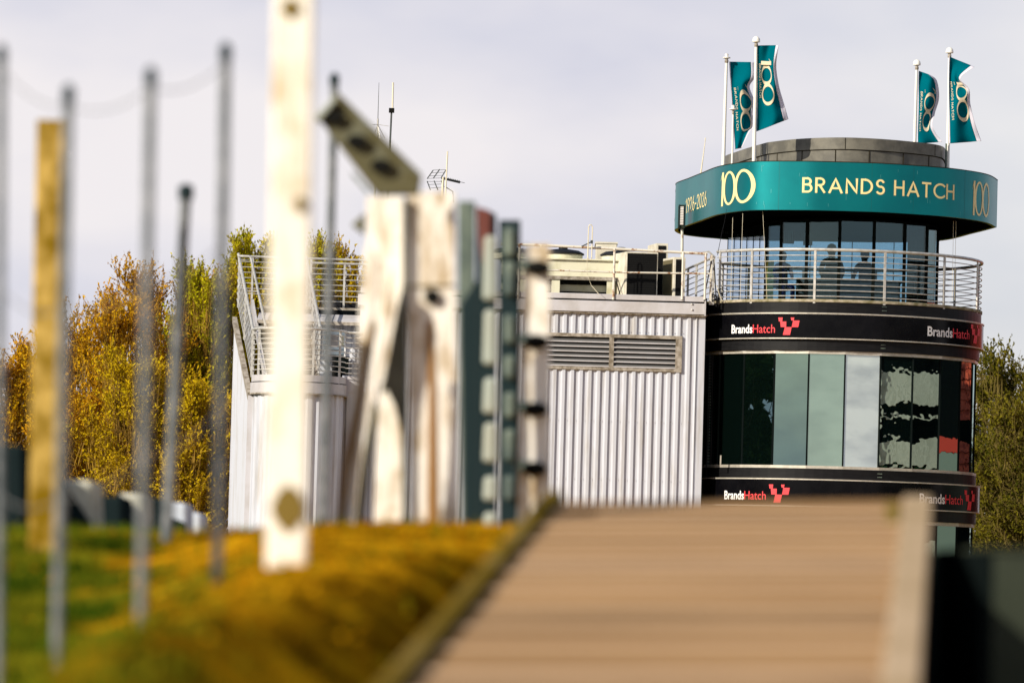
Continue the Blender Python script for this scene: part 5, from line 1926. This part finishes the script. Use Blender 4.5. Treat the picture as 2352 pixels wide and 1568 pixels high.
def prisms(A, B, ra, rb):
    """3-sided sticks from arrays of ends -> verts, quads"""
    n = len(A)
    d = B - A
    d /= np.linalg.norm(d, axis=1)[:, None] + 1e-9
    ref = np.tile(np.array([0.3, 0.9, 0.1]), (n, 1))
    x = np.cross(d, ref)
    x /= np.linalg.norm(x, axis=1)[:, None] + 1e-9
    y = np.cross(d, x)
    V = np.zeros((n, 6, 3))
    for j in range(3):
        c, s = math.cos(j * 2.0944), math.sin(j * 2.0944)
        V[:, j] = A + (x * c + y * s) * ra[:, None]
        V[:, 3 + j] = B + (x * c + y * s) * rb[:, None]
    base = (np.arange(n) * 6)[:, None]
    Fq = np.concatenate([base + np.array([[0, 1, 4, 3]]), base + np.array([[1, 2, 5, 4]]), base + np.array([[2, 0, 3, 5]])])
    return V.reshape(-1, 3), Fq


def raw_obj(name, V, Fq, m__, parent):
    me = bpy.data.meshes.new(name)
    off = np.array(root_of(parent).location) if parent else np.zeros(3)
    V = (V - off).astype(np.float32)
    me.vertices.add(len(V))
    me.vertices.foreach_set('co', V.ravel())
    Fq = Fq.astype(np.int32)
    me.loops.add(Fq.size)
    me.loops.foreach_set('vertex_index', Fq.ravel())
    me.polygons.add(len(Fq))
    me.polygons.foreach_set('loop_start', np.arange(0, Fq.size, Fq.shape[1], dtype=np.int32))
    me.polygons.foreach_set('loop_total', np.full(len(Fq), Fq.shape[1], dtype=np.int32))
    me.update(calc_edges=True)
    me.materials.append(m__)
    o = bpy.data.objects.new(name, me)
    COL.objects.link(o)
    o.parent = parent
    return o


def tree(x, y, h, rad, label, leaf, bark, n1=30, n2=14, n3=9, nleaf=8, up=0.9, lsize=0.055, trunk=0.14, low=0.12, seed=0, group='bare spring trees behind the buildings', lean=(0, 0), lowb=False):
    rng = np.random.default_rng(seed)
    root = thing('tree', (x, y, 0), label, 'tree', group)
    tip = np.array([x + lean[0], y + lean[1], h * 0.97])
    nt_ = 12
    TP = np.array([[x, y, 0.0] + (tip - np.array([x, y, 0])) * (i / nt_) + (np.array([rng.normal() * .06, rng.normal() * .06, 0]) if 0 < i else 0) for i in range(nt_ + 1)])
    tr_ = np.linspace(trunk, trunk * 0.12, nt_ + 1)
    tb = MB().tube([tuple(p) for p in TP[:2]], trunk, 8)
    A, B, RA, RBr = [TP[:-1]], [TP[1:]], [tr_[:-1]], [tr_[1:]]
    tips, dirs, lens = [], [], []
    for i in range(n1):
        f_ = low + (0.97 - low) * ((i + rng.random()) / n1)
        p = TP[0] + (tip - TP[0]) * f_
        az = i * 2.399 + rng.normal() * .3
        # crown envelope: rounded, widest at 35-50 % of height
        env = math.sin(math.pi * min(1, max(0.05, (1 - f_) * 0.9 + 0.10)) ** 0.8)
        Ln = rad * max(0.25, env) * rng.uniform(0.8, 1.2)
        out_ = np.array([math.cos(az), math.sin(az), 0])
        d = out_ * 0.9 + np.array([0, 0, up * 0.6])
        d /= np.linalg.norm(d)
        ns = 6
        q = p.copy()
        r_ = trunk * (1 - f_) * 0.45 + 0.018
        pts_ = [q.copy()]
        dd = d.copy()
        for j in range(ns):
            dd = dd + np.array([0, 0, up * 0.13]) + rng.normal(size=3) * 0.09
            dd /= np.linalg.norm(dd)
            q = q + dd * Ln / ns * 1.15
            pts_.append(q.copy())
        pts_ = np.array(pts_)
        rr = np.linspace(r_, r_ * 0.22, ns + 1)
        A.append(pts_[:-1]); B.append(pts_[1:]); RA.append(rr[:-1]); RBr.append(rr[1:])
        for k_ in range(n2):
            g_ = 0.18 + 0.82 * (k_ + rng.random()) / n2
            gi = min(ns - 1, int(g_ * ns))
            s0 = pts_[gi] + (pts_[gi + 1] - pts_[gi]) * (g_ * ns - gi)
            dv = (pts_[gi + 1] - pts_[gi])
            dv /= np.linalg.norm(dv)
            sdv = rng.normal(size=3) * 0.75
            d2 = dv * 0.7 + sdv * 0.55 + np.array([0, 0, up * 0.55])
            d2 /= np.linalg.norm(d2)
            l2 = Ln * rng.uniform(0.22, 0.42) * (1.15 - 0.5 * g_) + 0.25
            q = s0.copy()
            last = q
            for j in range(3):
                d2 = d2 + np.array([0, 0, up * 0.12]) + rng.normal(size=3) * 0.13
                d2 /= np.linalg.norm(d2)
                nq = q + d2 * l2 / 3
                A.append(q[None]); B.append(nq[None]); RA.append(np.array([0.014 - 0.003 * j])); RBr.append(np.array([0.011 - 0.003 * j]))
                for m__ in range(n3 // 3):
                    w_ = rng.random()
                    tips.append(q + (nq - q) * w_)
                    dirs.append(d2)
                    lens.append(l2 * rng.uniform(0.25, 0.6))
                q = nq
            tips.append(q); dirs.append(d2); lens.append(l2 * 0.5)
    S = np.array(tips)
    D = np.array(dirs) * 0.8 + rng.normal(size=S.shape) * 0.42 + np.array([0, 0, up * 0.45])
    D /= np.linalg.norm(D, axis=1)[:, None]
    Ls = np.array(lens)[:, None]
    E1 = S + D * Ls
    D2 = D + rng.normal(size=S.shape) * 0.25 + np.array([0, 0, up * 0.2])
    D2 /= np.linalg.norm(D2, axis=1)[:, None]
    E2 = E1 + D2 * Ls * 0.8
    zmax = np.quantile(E2[:, 2], 0.999)
    kz = h / zmax
    for arr in A + B + [S, E1, E2, TP]:
        arr[:, 2] *= kz
    one = np.ones(len(S))
    A += [S, E1]; B += [E1, E2]; RA += [one * 0.006, one * 0.0042]; RBr += [one * 0.0045, one * 0.002]
    V, Fq = prisms(np.concatenate(A), np.concatenate(B), np.concatenate(RA), np.concatenate(RBr))
    if not lowb:
        V2 = np.array(tb.v)
        raw_obj('branches', V, Fq, bark, root)
        obj('trunk', MB().tube([tuple(p) for p in TP[:5]], trunk * 1.05, 9, r2=trunk * 0.75), bark, root, smooth=True)
    # buds and small leaves along the twigs
    nl = len(S) * nleaf
    idx = rng.integers(0, len(S), nl)
    u_ = rng.random(nl)[:, None]
    seg = rng.random(nl)[:, None] < 0.5
    C_ = np.where(seg, S[idx] + (E1[idx] - S[idx]) * u_, E1[idx] + (E2[idx] - E1[idx]) * u_)
    C_ = C_ + rng.normal(size=C_.shape) * 0.012
    ax = D[idx] * 0.7 + rng.normal(size=C_.shape) * 0.5
    ax /= np.linalg.norm(ax, axis=1)[:, None]
    bx_ = np.cross(ax, rng.normal(size=C_.shape))
    bx_ /= np.linalg.norm(bx_, axis=1)[:, None]
    sz = (lsize * rng.uniform(0.5, 1.3, nl))[:, None]
    LV = np.stack([C_ - ax * sz, C_ + bx_ * sz * 0.42, C_ + ax * sz, C_ - bx_ * sz * 0.42], axis=1).reshape(-1, 3)
    LF = np.arange(nl * 4).reshape(-1, 4)
    raw_obj('foliage', LV, LF, leaf, root)
    return root


def tree_at(u, Y, vt, radpx, label, leaf, bark, **kw):
    p = P(u, vt, Y)
    tree(p.x, p.y, p.z, radpx * Y / F, label, leaf, bark, **kw)


tree_at(-20, 132, 770, 170, 'bare amber tree at the left edge, lowest of the tree line', ML_or, M_barkg, seed=1)
tree_at(120, 138, 745, 170, 'bare amber tree behind the ochre timber post', ML_or, M_barkg, seed=2, up=1.0)
tree_at(255, 130, 640, 190, 'broad amber tree left of the second fence post', ML_or, M_barkg, seed=3, n1=38, up=0.95)
tree_at(400, 134, 590, 185, 'tallest brown-tipped tree behind the short leaning fence post', ML_or, M_barkg, seed=4, n1=40, up=1.15)
tree_at(340, 126, 790, 170, 'low golden tree in front of the amber ones', ML_go, M_barkg, seed=5, n1=34)
tree_at(485, 132, 585, 150, 'yellow-green tree left of the pale stair wing', ML_ye, M_barkg, seed=6, n1=44, up=1.3)
tree_at(585, 136, 525, 120, 'upright yellow-green tree behind the stair handrail', ML_ye, M_barkg, seed=7, n1=44, up=1.6)
tree_at(655, 138, 530, 110, 'upright golden tree hidden mostly by the tall whitewashed post', ML_ye, M_barkg, seed=8, n1=40, up=1.6)
tree_at(738, 137, 528, 95, 'upright bright green-tipped tree right of the tall whitewashed post', ML_ye, M_barkg, seed=9, n1=46, up=1.7, nleaf=5)
tree_at(795, 139, 545, 95, 'upright olive-gold tree beside the left concrete post', ML_go, M_barkg, seed=10, n1=44, up=1.7, nleaf=4)
tree_at(870, 141, 570, 100, 'upright golden tree hidden behind the pale concrete posts', ML_go, M_barkg, seed=11, n1=30, up=1.7)
tree_at(480, 125, 860, 130, 'low golden thicket tree at the foot of the yellow-green one', ML_go, M_barkg, seed=12, n1=34)
tree_at(170, 128, 870, 160, 'low amber tree at the left behind the pale blocks', ML_or, M_barkg, seed=13, n1=30)
tree_at(2345, 125, 775, 130, 'bare olive-gold tree at the right edge behind the tower', ML_gr, M_barko, seed=14, n1=36, up=0.7)
tree_at(2262, 131, 820, 120, 'bare twiggy tree just right of the tower glass', ML_gr, M_barko, seed=15, n1=32, up=0.8, nleaf=2)
tree_at(2300, 122, 990, 120, 'dense low olive bush tree at the right foot of the tower', ML_gr, M_barko, seed=16, n1=44, nleaf=8, up=0.35, low=0.03)
tree_at(2400, 120, 900, 150, 'dense olive tree cut by the right edge of the picture', ML_gr, M_barko, seed=17, n1=44, nleaf=7, up=0.5, low=0.03)

# ------------------------------------------------------------------ what the tower glass mirrors, beside the view
pv = thing('white_pavilion', (20, 92, 0), 'white boarded pavilion with dark balconies to the right, mirrored in the tower glass', 'building')
ang = R(-57)
C0 = Vector((20.5, 92.0, 0))
tdir = Vector((math.sin(R(57) + math.pi / 2), -math.cos(R(57) + math.pi / 2), 0))    # along the facade
ndir = Vector((-math.sin(R(57)), math.cos(R(57)), 0))    # towards the tower


def pav(s0, s1, z0, z1, o0, o1, nm, m__):
    p = []
    for z in (z0, z1):
        for s, o_ in ((s0, o0), (s1, o0), (s1, o1), (s0, o1)):
            q = C0 + tdir * s + ndir * o_
            p.append((q.x, q.y, z))
    return obj(nm, MB().hexa(p), m__, pv)


pav(-7, 7, 0, 9.6, -3, 0, 'wall', M_dark)
M_pw = mat('white_boarding', (0.75, 0.75, 0.68), 0.6, c2=(0.55, 0.56, 0.5), vscale=3, stretch=(6, 6, 0.4))
for z0, z1 in ((0.3, 1.2), (3.0, 3.8), (5.65, 6.3), (7.2, 8.0), (9.2, 9.7)):
    pav(-7.02, 7.02, z0, z1, 0.01, 0.35, 'balcony_front', M_pw)
pav(-7.02, 7.02, 6.85, 6.92, 0.2, 0.3, 'rail', M_pw)
pav(-7.01, 7.01, 4.3, 5.6, 0.005, 0.12, 'green_panel', mat('green_panel', (0.02, 0.16, 0.10), 0.6))
for s in (-5, -2.5, 0, 2.5, 5):
    pav(s - 0.05, s + 0.05, 0, 9.6, 0.36, 0.42, 'pillar', M_pw)
M_tile = mat('red_roof_tile', (0.62, 0.10, 0.05), 0.7, c2=(0.3, 0.03, 0.02), vscale=5, stretch=(1, 1, 3))
M_brk = mat('red_render', (0.40, 0.03, 0.02), 0.7)
hs = thing('tile_hung_house', (18, 107, 0), 'dark and red tile hung house right of the tower, mirrored in its glass', 'building')
obj('wall', MB().box((17, 101, 0), (23, 118, 9.6)), M_dark, hs)
obj('red_panel', MB().box((16.96, 101, 5.85), (17, 107, 6.2)), M_brk, hs)
obj('grey_panel', MB().box((16.97, 101, 3.2), (17, 107, 5.84)), mat('grey_render', (0.16, 0.2, 0.19), 0.8), hs)
for z0, z1 in ((6.7, 9.6), (4.2, 6.1)):
    rt = MB()
    z = z0
    while z < z1:
        y = 107.1
        while y < 118:
            rt.hexa([(16.9, y, z), (16.9, y + .27, z), (17, y + .27, z), (17, y, z), (16.95, y, z + .24), (16.95, y + .27, z + .24), (17, y + .27, z + .24), (17, y, z + .24)])
            y += 0.3
        z += 0.25
    obj('hung_tiles', rt, M_tile, hs)
for (x, y, h, sd) in ((-25, 85, 10, 31), (-26, 92, 11, 32), (-27, 98, 12, 33)):
    tree(x, y, h, 4.2, ['dark leafy tree left of the view nearest the camera side', 'dark leafy tree left of the view between the other two', 'tallest dark leafy tree left of the view'][sd - 31], ML_dk, M_bark, n1=24, n2=9, n3=6, nleaf=10, lsize=0.3, up=0.4, low=0.05, seed=sd, group='dark trees beside the view')

for n_ in MATS.values():
    pass
